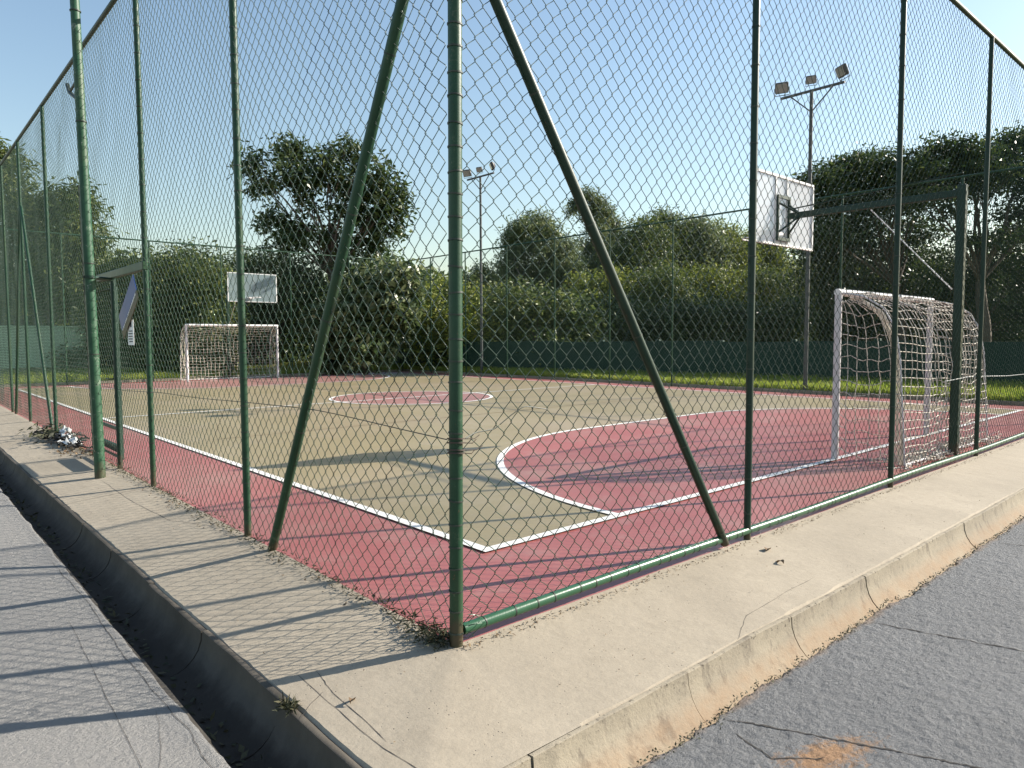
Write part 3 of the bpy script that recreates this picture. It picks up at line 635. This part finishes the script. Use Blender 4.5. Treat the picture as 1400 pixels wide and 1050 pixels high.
# ------------------------------------------------------------------ goals
def cord_mesh(name, curves, r, mat, parent, q=3):
    P = []; Fs = []; k = 0
    b = MB()
    for c in curves: b.tube(c, r, q, cap=False)
    return tag(b.build(name, mat, parent, smooth=False), kind='stuff')
def goal(y0, sgn, x1, x2, label, detail):
    """sgn -1: the net goes towards smaller y"""
    t = empty('goal', ((x1+x2)/2, y0, 0), label, 'goal', 'futsal goals')
    for x in (x1, x2):
        b = MB(); b.tube([(x, y0, 0), (x, y0, 2.04)], .042, 14); b.build('goal_post', M_white, t)
    b = MB(); b.tube([(x1-.042, y0, 2.045), (x2+.042, y0, 2.045)], .042, 14); b.build('crossbar', M_whitebar, t)
    prof = np.array([(0, 2.03), (.10, 2.03), (.30, 1.98), (.52, 1.84), (.66, 1.60), (.72, 1.25), (.75, .8), (.78, .35), (.80, .02)])
    tt = np.concatenate([[0], np.cumsum(np.linalg.norm(np.diff(prof, axis=0), axis=1))]); tt /= tt[-1]
    pf = lambda q: np.stack([np.interp(q, tt, prof[:, 0]), np.interp(q, tt, prof[:, 1])], -1)
    fine = np.linspace(0, 1, 40)
    for x in (x1, x2):
        p = pf(fine); b = MB(); b.tube([(x, y0+sgn*a, z) for a, z in p], .010, 8); b.build('net_hoop', M_white, t)
    b = MB(); b.tube([(x1, y0+sgn*.80, .03), (x2, y0+sgn*.80, .03)], .016, 8); b.build('ground_bar', M_white, t)
    # net
    cs = .122 if detail else .14; nx_ = int((x2-x1)/cs); ny = int(3.0/cs); curves = []
    sd_ = 3 if detail else 8
    def pt(u, q):
        a = pf(q); x = x1+(x2-x1)*u; edge = np.minimum(1, np.minimum(u, 1-u)*5); sag = .10*np.sin(math.pi*np.clip(q*1.3-.1, 0, 1))*edge
        jx = .055*fbm(u*9+sd_, q*7)*edge; jy = .09*fbm(u*4+sd_, q*4+7)+.02*fbm(u*12, q*11+sd_); jz = .075*fbm(u*5+sd_, q*5+3)*edge
        ruck = .05*np.abs(fbm(u*10+sd_, q*3))*np.clip(q-.88, 0, 1)*8
        return np.stack([x+jx, y0+sgn*(a[..., 0]+sag*.9+jy*np.minimum(1, q*6)-ruck*1.8), np.maximum(.012, a[..., 1]+jz-sag*.35+ruck*.6)], -1)
    for i in range(nx_+1): curves.append(pt(np.full(ny*2+1, i/nx_), np.linspace(0, 1, ny*2+1)))
    for j in range(ny+1): curves.append(pt(np.linspace(0, 1, nx_*2+1), np.full(nx_*2+1, j/ny)))
    cord_mesh('net', curves, .0058 if detail else .005, M_net, t)
    for xi, x in enumerate((x1, x2)):
        curves = []; ns = 6; nz = 14
        def sp(f, z):
            zmax = 2.03; dmax = np.interp(-z, -prof[::-1, 1][::-1], prof[::-1, 0][::-1]) if False else np.interp(z, prof[::-1, 1], prof[::-1, 0])
            e = np.minimum(1, np.minimum(f, 1-f)*4); return np.stack([x+.11*fbm(f*4+xi*9+sd_, z*2.4)*e, y0+sgn*(dmax*f+.03*fbm(f*6, z*5+sd_)*e), np.maximum(.012, z+.09*fbm(f*5+sd_, z*3+xi)*e-.05*e*np.sin(f*math.pi))], -1)
        for k in range(1, ns): curves.append(sp(np.full(34, k/ns), np.linspace(2.0, .0, 34)))
        for k in range(nz): curves.append(sp(np.linspace(0, 1, 15), np.full(15, 1.96-k*.14)))
        cord_mesh('side_net', curves, .0055 if detail else .005, M_net, t)
    if detail:     # gathered edge cords and spare net on the ground
        curves = []
        for k in range(11):
            q = np.linspace(.08, 1, 40); p = pf(q); curves.append(np.stack([x1+.03+.06*fbm(q*5+k*3, q*0+k)+.012*k, y0+sgn*(p[:, 0]-.03-.01*k)+.04*fbm(q*6+k, q*0), np.maximum(.012, p[:, 1]-.03)+.02*fbm(q*8, q*0+k)], 1))
        for k in range(95):
            q = np.linspace(0, 1, 26); xa = x1+random.random()*(x2-x1)*1.02; ya = y0+sgn*random.uniform(.55, .92); a = random.uniform(0, 6.28); L = random.uniform(.2, .7)
            curves.append(np.stack([xa+L*q*math.cos(a)*1.2+.10*fbm(q*4+k, q*0), np.clip(ya+L*q*math.sin(a)*.35+.10*fbm(q*4, q*0+k), .06, y0), .015+.10*np.abs(fbm(q*4+k, q*0+k))], 1))
        cord_mesh('loose_net', curves, .0062, M_net, t)
        # net lashed round the crossbar
        curves = []
        for k in range(46):
            xx = x1+(k+.5)/46*(x2-x1); th = np.linspace(0, 2*math.pi, 9); curves.append(np.stack([xx+.03*th/6+random.uniform(-.01, .01), y0+.046*np.cos(th), 2.045+.046*np.sin(th)], 1))
        cord_mesh('lashing', curves, .0035, M_net, t)
    return t
goal(B0, -1, 6.67, 9.82, 'white goal with sagging net close to the right hand fence', True)
goal(24.15, 1, 6.22, 9.60, 'small looking white goal at the far end under the glassy backboard', False)
rp = wire('rope', [(7.2, .08, .98), (7.55, .03, 1.0), (7.87, .03, 1.01), (8.6, .03, .99), (9.6, .03, .955), (10.3, .03, .95), (11.5, .03, .93), (13.6, .03, 1.0)], .006, M_rope, None)
tag(rp, 'thin pale rope strung along the right hand fence behind the goal net', 'rope')

# ------------------------------------------------------------------ walls beyond
wl = empty('boundary_wall', (18.5, 12, 0), 'long dark green boundary wall beyond the grass on the right', 'wall')
P0 = np.array([16.9, 29.5]); P1 = np.array([20.6, -4.0]); nseg = 14
for i in range(nseg):
    a = P0+(P1-P0)*i/nseg; c_ = P0+(P1-P0)*(i+1)/nseg; m = (a+c_)/2; L = np.linalg.norm(c_-a); an = math.atan2(*(c_-a)[::-1]); cs_, sn_ = math.cos(an), math.sin(an); rot = [[cs_, -sn_, 0], [sn_, cs_, 0], [0, 0, 1]]
    zt = 1.38+.02*math.sin(i*2.1); b = MB(); b.box((m[0], m[1], (zt-.1)/2), (L-.012, .12, zt+.1), rot, .008); b.build('wall_panel', M_darkwall, wl)
    b = MB(); b.box((a[0], a[1], zt/2), (.16, .16, zt+.12), rot, .01); b.build('pier', M_darkwall, wl)
pw = empty('boundary_wall', (3, 33.8, 0), 'pale green boundary wall topped with coiled wire at the far left', 'wall')
for i in range(5):
    x0 = -4.2+i*1.85; b = MB(); b.box((x0+.92, 33.8, .97), (1.84, .15, 2.2), None, .01); b.build('wall_panel', M_palewall, pw)
b = MB(); b.box((.42, 33.8, 2.11), (9.3, .22, .08), None, .01); b.build('coping', M_palewall, pw)
b = MB(); th = np.linspace(0, 2*math.pi*38, 38*10); b.tube([(-4.2+9.2*a/th[-1], 33.8+.22*math.cos(a), 2.40+.22*math.sin(a)) for a in th], .012, 4); b.build('razor_coil', M_head, pw)
fa = wl

# ------------------------------------------------------------------ trees
def leaves(centers, sig, nleaf, ll, lw, droop, up, rg):
    """leaf quads round twig centres"""
    n = len(centers)*nleaf; c = np.repeat(centers, nleaf, 0)+rg.normal(size=(n, 3))*np.repeat(np.broadcast_to(sig, (len(centers), 3)), nleaf, 0)
    d = rg.normal(size=(n, 3)); d[:, 2] = d[:, 2]*.6-droop; d /= np.linalg.norm(d, axis=1)[:, None]
    nn = rg.normal(size=(n, 3))*.7; nn[:, 2] += up; sx = np.cross(d, nn); sx /= np.linalg.norm(sx, axis=1)[:, None]+1e-9; nv = np.cross(sx, d)
    L = ll*rg.uniform(.6, 1.25, n)[:, None]; Wd = lw*rg.uniform(.7, 1.2, n)[:, None]
    V = np.stack([c, c+d*L*.45+sx*Wd*.5-nv*Wd*.12, c+d*L-nv*L*.10, c+d*L*.45-sx*Wd*.5-nv*Wd*.12], 1).reshape(-1, 3)
    return V
def foliage(name, clumps, parent, mat, ll, lw, twigs, nleaf, sig, droop=.15, up=.8, seed=1, shell=.45):
    rg = np.random.default_rng(seed); VV = []
    for (c, rad) in clumps:
        rad = np.broadcast_to(np.asarray(rad, float), (3,)); k = max(8, int(3.4*twigs*(rad.prod()**(2/3))))
        d = rg.normal(size=(k, 3)); d /= np.linalg.norm(d, axis=1)[:, None]; rr = rg.random(k)**shell
        bump_ = 1+.35*fbm(d[:, 0]*2.2+c[0], d[:, 1]*2.2+d[:, 2]*2.7+c[1])
        VV.append(leaves(np.asarray(c)+d*rad*(rr*bump_)[:, None], sig, nleaf, ll, lw, droop, up, rg))
    V = np.concatenate(VV); return raw(name, V, np.arange(len(V)).reshape(-1, 4), mat, parent)
def limb_path(p, q, bend, rg, n=7):
    t = np.linspace(0, 1, n)[:, None]; p = np.asarray(p, float); q = np.asarray(q, float); k = rg.normal(size=3)*bend; k[2] = abs(k[2])*.5
    return p+(q-p)*t+np.sin(t*math.pi)*k+rg.normal(size=(n, 3))*bend*.12*np.sin(t*math.pi)
def tree(name, label, cat, px, d, base_uv, fork_uv, mat, leaf, bark=M_bark, tr=.18, seed=1, limbs=None, depth=1.3, group='trees beyond the fences', understorey=False, spread=.8):
    """px: list of (u, v, r) crown clumps measured in the photograph at forward distance d; r in pixels"""
    rg = np.random.default_rng(seed); base = at(*base_uv, d); base[2] = float(z_lawn(base[0], base[1])) if base[0] > -50 else 0
    t = empty(name, tuple(base), label, cat, group)
    cl = []
    for (u, v, r) in px:
        dd = d+rg.uniform(-1, 1)*spread*depth; c = at(u, v, dd); c[2] = max(c[2], .3); m = leaf.get('rs', 1.12)*r*dd/F; cl.append((c, (m*1.05, m*1.05*depth**.5, m*.95)))
    crown = foliage('crown', cl, t, leaf['mat'], leaf['ll'], leaf['lw'], leaf['tw'], leaf['n'], leaf['sig'], leaf.get('droop', .15), leaf.get('up', .8), seed, leaf.get('shell', .45))
    fk = at(*fork_uv, d); b = MB(); b.tube(limb_path(base-np.array([0, 0, .3]), fk, tr*1.0, rg, 8), np.linspace(tr*1.25, tr*.75, 8), 9); b.build('trunk', bark, t)
    b = MB()
    for k, (c, rad) in enumerate(cl):
        if k % (limbs or 2): continue
        b.tube(limb_path(fk, c, .06*np.linalg.norm(c-fk), rg), np.linspace(tr*.38, tr*.05, 7), 6)
        for _ in range(2):
            e = c+rg.normal(size=3)*np.array(rad)*.6; b.tube(limb_path(c*.6+fk*.4, e, .2, rg, 5), np.linspace(tr*.14, tr*.03, 5), 4)
    tag(b.build('branches', bark, t), kind='stuff'); return t
BIG = dict(mat=L_big, ll=.42, lw=.15, tw=26, n=11, sig=.26, droop=.45, up=.9)
DARKB = dict(mat=L_dark, ll=.34, lw=.13, tw=17, n=14, sig=.20, droop=.35, up=.9, rs=.93)
FINE = dict(mat=L_mid, ll=.20, lw=.09, tw=34, n=13, sig=.24)
FINED = dict(mat=L_dark, ll=.20, lw=.09, tw=34, n=13, sig=.25)
LITE = dict(mat=L_light, ll=.24, lw=.09, tw=26, n=14, sig=.22)
EUC = dict(mat=L_euc, ll=.30, lw=.09, tw=34, n=15, rs=1.3, sig=.24, droop=.5, shell=.7)
UMB = dict(mat=L_dark, ll=.26, lw=.11, tw=30, n=14, sig=(.38, .38, .13), droop=.0, up=1.6)
tree('broad_leaved_tree', 'tall dark broad leaved tree with sky gaps in its crown, left of the corner post', 'tree',
     [(343, 232, 17), (352, 212, 14), (362, 250, 18), (352, 262, 12), (395, 203, 22), (408, 218, 22), (388, 235, 22), (420, 240, 22), (450, 218, 22), (470, 205, 20), (492, 222, 24), (520, 240, 22), (540, 262, 20), (552, 285, 16), (525, 280, 26), (495, 262, 26), (468, 255, 24), (440, 240, 20), (425, 283, 12), (458, 286, 11), (415, 262, 16), (480, 290, 24), (510, 310, 26), (540, 315, 18), (372, 295, 16), (360, 305, 13), (392, 308, 20), (415, 312, 16), (405, 335, 17), (385, 335, 14), (440, 325, 12), (460, 318, 16), (478, 335, 20), (510, 342, 22), (445, 350, 14), (470, 362, 18), (495, 370, 18)],
     33, (452, 512), (452, 375), None, DARKB, tr=.22, seed=2)
tree('shrub_tree', 'lower broad leaved tree with pale drooping leaves, just right of the leaning brace', 'tree',
     [(545, 378, 20), (560, 392, 16), (520, 385, 24), (495, 400, 26), (530, 410, 26), (555, 425, 18), (505, 430, 28), (475, 430, 24), (535, 450, 20), (490, 465, 26), (515, 475, 20), (460, 455, 22), (455, 485, 20), (440, 440, 20)], 31, (500, 508), (500, 450), None, BIG, seed=3, tr=.12)
tree('tall_bush', 'tall rounded dark bush behind the far goal, left of the glassy backboard', 'bush',
     [(205, 385, 28), (235, 368, 28), (262, 360, 26), (285, 378, 28), (300, 405, 26), (215, 420, 34), (255, 405, 36), (285, 435, 32), (205, 455, 30), (240, 455, 36), (280, 475, 32), (215, 490, 26), (250, 492, 26), (305, 455, 24), (300, 492, 22)], 29.5, (250, 512), (250, 470), None, FINE, seed=4, tr=.12)
tree('evergreen_tree', 'very dark evergreen tree between the tall bush and the broad leaved tree', 'tree',
     [(320, 372, 22), (345, 362, 20), (372, 362, 22), (400, 368, 22), (425, 378, 20), (335, 400, 28), (375, 398, 30), (415, 405, 28), (345, 440, 30), (390, 440, 32), (430, 430, 26), (340, 480, 28), (385, 482, 30), (425, 475, 28)], 34, (380, 510), (380, 450), None, FINED, seed=5, tr=.15)
tree('long_leaved_tree', 'large leafy tree at the left edge above the pale green wall', 'tree',
     [(10, 235, 26), (-15, 215, 30), (0, 275, 34), (35, 300, 26), (50, 285, 22), (80, 280, 22), (105, 268, 20), (122, 285, 16), (70, 315, 30), (105, 315, 26), (125, 330, 22), (25, 340, 34), (80, 355, 32), (120, 365, 26), (40, 390, 32), (90, 395, 30), (5, 390, 30), (130, 400, 22), (70, 425, 22), (110, 425, 20)], 35, (70, 512), (70, 400), None, dict(BIG, mat=L_mid, ll=.40, lw=.10), seed=6, tr=.2)
tree('bush', 'sunny mid green bush seen through the gate', 'bush', [(145, 385, 20), (170, 372, 20), (190, 380, 18), (150, 415, 24), (180, 415, 24), (140, 450, 24), (175, 455, 26), (120, 480, 20), (150, 490, 22), (185, 490, 22), (95, 492, 14)], 31.5, (160, 512), (160, 470), None, dict(FINE, mat=L_mid), seed=7, tr=.1)
tree('banana_clump', 'yellow green leafy clump right behind the corner post', 'bush', [(585, 405, 18), (605, 395, 18), (590, 440, 24), (625, 405, 20), (650, 415, 22), (620, 445, 26), (580, 475, 22), (625, 480, 26), (655, 455, 24)], 33, (620, 508), (620, 470), None, LITE, seed=8, tr=.1)
tree('bush', 'broad bush with yellow tips, between the corner post and the right leaning brace', 'bush', [(685, 408, 20), (710, 412, 22), (740, 412, 20), (765, 420, 20), (690, 440, 28), (735, 445, 28), (775, 450, 26), (700, 478, 28), (750, 482, 28), (800, 475, 26), (800, 440, 22)], 31, (740, 512), (740, 470), None, dict(LITE, mat=L_mid), seed=9, tr=.1)
tree('eucalyptus_tree', 'thin wispy grey green eucalyptus with see through crown, left of the right leaning brace', 'tree', [(700, 322, 13), (715, 310, 13), (735, 305, 15), (752, 318, 14), (700, 345, 14), (725, 338, 16), (755, 345, 16), (775, 340, 14), (690, 368, 13), (715, 370, 16), (745, 372, 20), (775, 370, 18), (700, 395, 16), (740, 398, 20), (780, 398, 18)], 48, (740, 510), (740, 410), None, EUC, M_barkpale, .2, 10)
tree('eucalyptus_tree', 'low far eucalyptus top showing right of the corner post', 'tree', [(640, 388, 12), (660, 375, 12), (672, 390, 14), (650, 400, 14), (630, 402, 12), (665, 410, 14)], 52, (650, 510), (650, 420), None, dict(EUC, mat=L_mid), M_barkpale, .2, 11)
tree('eucalyptus_tree', 'tallest eucalyptus, poking up behind the right leaning brace', 'tree', [(788, 278, 8), (780, 288, 6), (805, 268, 9), (818, 278, 10), (830, 292, 10), (808, 295, 10), (840, 308, 10), (815, 315, 12), (832, 328, 13), (808, 340, 13), (840, 350, 18), (815, 365, 18), (835, 385, 20)], 55, (822, 510), (822, 380), None, EUC, M_barkpale, .2, 12)
for k, (pp, bu, lab, lf_) in enumerate([
    ([(868, 335, 16), (885, 322, 14), (860, 352, 20), (885, 350, 20), (862, 385, 26), (885, 390, 26)], 872, 'rounded green tree top just right of the leaning brace', FINE),
    ([(908, 308, 11), (915, 322, 14), (925, 340, 18), (905, 345, 16), (920, 372, 24), (915, 400, 24)], 916, 'small topped tree rising above the far top rail', FINE),
    ([(945, 322, 11), (958, 335, 16), (945, 348, 16), (960, 365, 22), (950, 392, 26)], 952, 'slim tree top left of the brightest foliage', EUC),
    ([(985, 330, 14), (1000, 342, 16), (978, 350, 18), (1005, 365, 22), (985, 380, 24), (1000, 405, 24)], 990, 'tree with bright sunlit foliage left of the dark green post', LITE),
    ([(1030, 345, 16), (1052, 348, 16), (1040, 365, 20), (1062, 372, 20), (1030, 392, 24), (1060, 398, 22)], 1045, 'yellow green tree showing under the near backboard', LITE)]):
    tree('slender_tree', lab, 'tree', [(u_, v_-10, r_*1.35) for u_, v_, r_ in pp], 46+1.5*k, (bu, 508), (bu, 430), None, lf_, M_bark, .16, 20+k)
tree('hedge', 'wide dark hedge above the dark green wall, right of the leaning brace', 'hedge', [(u, v, 28) for u in range(810, 1090, 30) for v in (440+6*math.sin(u), 474)], 36, (930, 508), (930, 470), None, FINED, M_bark, .15, 30, limbs=3)
tree('umbrella_tree', 'wide dark umbrella crowned tree behind the near hoop, left of the right hand mast', 'tree',
     [(1098, 255, 14), (1118, 245, 16), (1142, 238, 18), (1168, 226, 17), (1190, 218, 16), (1215, 222, 16), (1240, 228, 16), (1125, 268, 20), (1160, 256, 22), (1195, 248, 22), (1230, 252, 22), (1265, 250, 18), (1110, 290, 16), (1148, 285, 20), (1185, 278, 20), (1222, 278, 18), (1255, 275, 16), (1160, 308, 18), (1130, 318, 20), (1200, 308, 16), (1245, 305, 14), (1105, 325, 18), (1180, 325, 14), (1270, 318, 14), (1225, 335, 14), (1150, 338, 18)],
     37, (1235, 508), (1225, 390), None, UMB, M_bark, .26, 31, depth=3)
tree('umbrella_tree', 'larger umbrella crowned tree with bare forking limbs at the right edge', 'tree',
     [(1255, 232, 15), (1275, 212, 16), (1298, 202, 18), (1325, 208, 18), (1350, 215, 18), (1375, 200, 18), (1400, 195, 20), (1430, 200, 24), (1285, 238, 18), (1315, 235, 22), (1350, 240, 20), (1385, 232, 22), (1420, 240, 24), (1300, 262, 16), (1335, 262, 12), (1400, 262, 14), (1445, 270, 24), (1460, 300, 26), (1270, 268, 14), (1290, 290, 12), (1385, 290, 16), (1405, 315, 18), (1370, 325, 14), (1325, 330, 12)],
     34, (1345, 512), (1340, 385), None, UMB, M_bark, .28, 32, depth=3)
tree('leafy_tree', 'dense dark tree filling the space below the umbrella crowns, left half', 'tree', [(1110, 345, 20), (1140, 345, 22), (1105, 385, 26), (1145, 380, 28), (1185, 352, 20), (1190, 390, 28), (1230, 368, 22), (1235, 400, 26), (1100, 425, 28), (1145, 425, 30), (1190, 430, 30), (1235, 438, 28), (1120, 465, 26), (1170, 470, 28), (1220, 472, 26), (1245, 345, 20), (1262, 368, 22), (1265, 400, 26), (1215, 345, 18)], 40, (1170, 508), (1170, 450), None, FINED, M_bark, .18, 33)
tree('leafy_tree', 'dense dark tree filling the space below the umbrella crowns at the right edge', 'tree', [(1275, 372, 22), (1300, 395, 28), (1345, 392, 26), (1385, 375, 26), (1420, 370, 28), (1275, 420, 28), (1325, 430, 30), (1375, 425, 30), (1425, 420, 30), (1270, 462, 28), (1320, 470, 30), (1370, 470, 28), (1420, 468, 30), (1380, 340, 18), (1415, 325, 20), (1290, 350, 16), (1310, 372, 20), (1345, 362, 18)], 36, (1340, 510), (1340, 450), None, FINED, M_bark, .18, 34)
for k, (pp, bu, lab, lf_) in enumerate([
    ([(800, 392, 20), (835, 385, 20), (820, 415, 24), (850, 410, 24), (795, 425, 22)], 822, 'light bushy tree top crossed by the foot of the right leaning brace', dict(FINE, mat=L_light)),
    ([(880, 388, 20), (912, 384, 20), (895, 412, 24), (930, 408, 24), (870, 420, 22)], 900, 'light bushy tree above the hedge, right of the brace', FINE),
    ([(955, 384, 20), (985, 388, 20), (965, 412, 24), (1000, 412, 24), (1020, 395, 20)], 978, 'bright yellow green bushy tree left of the dark green post', dict(FINE, mat=L_light)),
    ([(1045, 385, 20), (1070, 392, 20), (1040, 415, 24), (1075, 420, 24)], 1055, 'bushy tree just right of the dark green post under the backboard', FINE)]):
    tree('bushy_tree', lab, 'tree', pp, 40+k, (bu, 508), (bu, 440), None, lf_, M_bark, .14, 50+k)
# far wood behind everything
cl = []
rg = np.random.default_rng(5)
for u in np.arange(-160, 1620, 24):
    dd = 66+rg.uniform(-4, 6)
    for v in (405+14*math.sin(u*.021)+rg.uniform(-14, 14), 432, 462, 492): c = at(u, v, dd); m = 30*dd/F; cl.append((c, (m, m, m)))
tag(foliage('far_wood', cl, None, L_mid, .75, .40, 6, 14, .6, seed=77), kind='stuff')

# ------------------------------------------------------------------ grass, debris, small things
def blades(name, xy, zf, h, wd, mat, seed, lean=.35):
    rg = np.random.default_rng(seed); n = len(xy); z = zf(xy[:, 0], xy[:, 1]); hh = h*rg.uniform(.5, 1.4, n); a = rg.uniform(0, 6.28, n); l = rg.normal(size=(n, 2))*lean*hh[:, None]
    p = np.c_[xy, z-.01]; dx = np.c_[np.cos(a), np.sin(a), 0*a]*(wd/2); tip = np.c_[xy+l, z+hh]; mid = (p+tip)/2+np.c_[-.15*l, .06*hh]
    V = np.stack([p-dx, p+dx, mid+dx*.7, tip], 1).reshape(-1, 3); return tag(raw(name, V, np.arange(n*4).reshape(-1, 4), mat), kind='stuff')
rg = np.random.default_rng(8)
xy = np.c_[XF+.26+rg.random(52000)**1.5*3.6, rg.uniform(-2, 27, 52000)]; blades('grass', xy, z_lawn, .17, .020, L_grass, 1)
xy = np.c_[rg.uniform(-.8, XF+.2, 26000), YF+.26+rg.random(26000)**1.5*5]; blades('grass', xy, z_lawn, .12, .014, L_grass, 2)
xy = np.c_[13.3+rg.normal(size=9000)*1.9, 27.3+rg.normal(size=9000)*1.0]; xy = xy[xy[:, 1] > YF+.3]; blades('dry_grass', xy, z_lawn, .10, .014, L_drygrass, 3)
def litter(name, xy, zf, ll, lw, mat, seed, flat=2.2, hz=.02, nn=1):
    rg = np.random.default_rng(seed); c = np.c_[xy, zf(xy[:, 0], xy[:, 1])+.004+rg.random(len(xy))*hz]
    V = leaves(c, (.002, .002, .001), nn, ll, lw, -.05, flat, rg); return tag(raw(name, V, np.arange(len(V)).reshape(-1, 4), mat), kind='stuff')
n = 2200; yy = rg.random(n)**1.2*11; clus = np.clip(.6+1.6*fbm(yy*2.2, yy*0+3), 0, 2); xy = np.c_[rg.normal(size=n)*.030*(.4+clus)-.02-.02*clus, yy]
litter('dry_weeds', xy, z_side, .04, .008, L_weed, 4, .5, .035)
n = 160; yy = rg.random(n)*9; litter('leaf_litter', np.c_[-.05-np.abs(rg.normal(size=n))*.07, yy], z_side, .03, .014, L_dry, 5)
n = 900; xx = rg.random(n)**1.3*11; litter('leaf_litter', np.c_[xx, -.04-np.abs(rg.normal(size=n))*.028], z_side, .022, .008, L_dry, 6, 2, .012)
n = 420; xy = np.c_[rg.normal(size=n)*.045-.04, np.abs(rg.normal(size=n))*.16+.02]; litter('dry_weeds', xy, z_side, .05, .009, L_weed, 7, .4, .045)
n = 90; litter('leaf_litter', np.c_[rg.uniform(.05, 6, n), rg.uniform(SY, -.1, n)], z_side, .014, .006, L_dry, 9, 3, .003)
n = 60; litter('leaf_litter', np.c_[rg.uniform(SX, -.1, n), rg.uniform(-.5, 8, n)], z_side, .014, .006, L_dry, 10, 3, .003)
n = 500; yy = rg.random(n)*10-.5; litter('leaf_litter', np.c_[-1.0+rg.normal(size=n)*.04, yy], lambda x, y: np.full(len(x), -.262), .05, .025, L_weed, 11, 2)
n = 1500; gx = rg.uniform(-.6, 7, n); litter('grit', np.c_[gx, -1.045+.045*fbm(gx*3.2, gx*0+17)+.022*fbm(gx*17, gx*0)-np.abs(rg.normal(size=n))*.022], lambda x, y: zr(x, y)+.001, .016, .009, L_weed, 14, 2, .004)
# weed on the gutter rim
wd_ = empty('weed', (-.83, .12, -.07), 'small dry weed growing out of the gutter edge near the corner', 'weed')
xy = np.c_[-.825+rg.normal(size=60)*.016, .10+rg.normal(size=60)*.02]; V = leaves(np.c_[xy, np.full(60, -.058)], (.004, .004, .004), 2, .045, .008, -.7, .1, rg)
raw('leaves', V, np.arange(len(V)).reshape(-1, 4), L_weed, wd_)
# leaves lying singly on the sidewalk
def fallen(x, y, L, a, label):
    b = MB(); n = 7; t = np.linspace(0, 1, n); w_ = L*.24*np.sin(math.pi*t**.8); c_, s_ = math.cos(a), math.sin(a); z = float(zs(x, y)); V = []
    for q, ww in zip(t, w_):
        for sd_ in (-1, 0, 1):
            px_, py_ = (q-.5)*L, sd_*ww; V.append((x+c_*px_-s_*py_, y+s_*px_+c_*py_, z+.004+.010*abs(sd_)+.012*math.sin(q*5)))
    b.add(V, [(i*3+j, (i+1)*3+j, (i+1)*3+j+1, i*3+j+1) for i in range(n-1) for j in range(2)]); return tag(b.build('dry_leaf', L_dry, None), label, 'leaf')
fallen(2.62, -.22, .10, .3, 'curled dry leaf on the sidewalk in front of the first dark green post')
fallen(2.45, -.40, .08, 1.2, 'dry leaf on the sunny sidewalk nearer the kerb than its neighbour')
fallen(-.61, -.07, .06, .8, 'dark dry leaf by the cracks near the sidewalk corner')
# bundle of scrap netting and plastic at the foot of the left fence
bd = empty('scrap_bundle', (-.03, 9.4, 0), 'heap of white plastic and black net scraps at the fence foot behind the thick pole', 'scrap heap')
curves = []
for k in range(46):
    q = np.linspace(0, 1, 14); y0 = 9.5+rg.normal()*.55; x0 = -.06+rg.normal()*.10; L = rg.uniform(.2, .6)
    curves.append(np.stack([x0+.2*fbm(q*3+k, q*0), y0+L*(q-.5)+.1*fbm(q*4, q*0+k), .02+.13*np.abs(fbm(q*3+k, q*0+k+2))], 1))
cord_mesh('black_net', curves, .012, M_blackbag, bd)
def sheet(c, sx, sy, ang, seed, hh):
    X, Y = np.meshgrid(np.linspace(-1, 1, 9), np.linspace(-1, 1, 9), indexing='ij'); Z = np.abs(.16*fbm(X*2+seed, Y*2))+hh*(1-X**2*.6-Y**2*.4); rr = 1+.25*fbm(X*1.5+seed, Y*1.5+4)
    ca, sa = math.cos(ang), math.sin(ang); x = (X*sx*ca-Y*sy*sa)*rr; y = (X*sx*sa+Y*sy*ca)*rr
    return np.stack([c[0]+x.ravel(), c[1]+y.ravel(), np.maximum(.02, c[2]+Z.ravel())], 1)
for c, sx, sy, a, s_, hh in (((-.08, 8.95, .0), .09, .17, .3, 2, .06), ((.02, 9.85, .02), .07, .16, .1, 7, .10), ((-.02, 9.45, .02), .06, .08, .8, 5, .05)):
    o = raw('plastic_scrap', sheet(c, sx, sy, a, s_, hh), grid_faces(9, 9), M_plastic, bd, smooth=True)
V = leaves(np.c_[-.12+rg.normal(size=40)*.12, 10.2+rg.normal(size=40)*.45, np.full(40, .08)], (.05, .08, .05), 4, .14, .04, .2, .8, rg); raw('dead_leaves', V, np.arange(len(V)).reshape(-1, 4), L_weed, bd)
V = leaves(np.c_[-.10+rg.normal(size=60)*.10, 8.4+rg.normal(size=60)*.4, np.full(60, .012)], (.05, .08, .006), 2, .06, .025, .2, .8, rg); raw('dead_leaves', V, np.arange(len(V)).reshape(-1, 4), L_dry, bd)
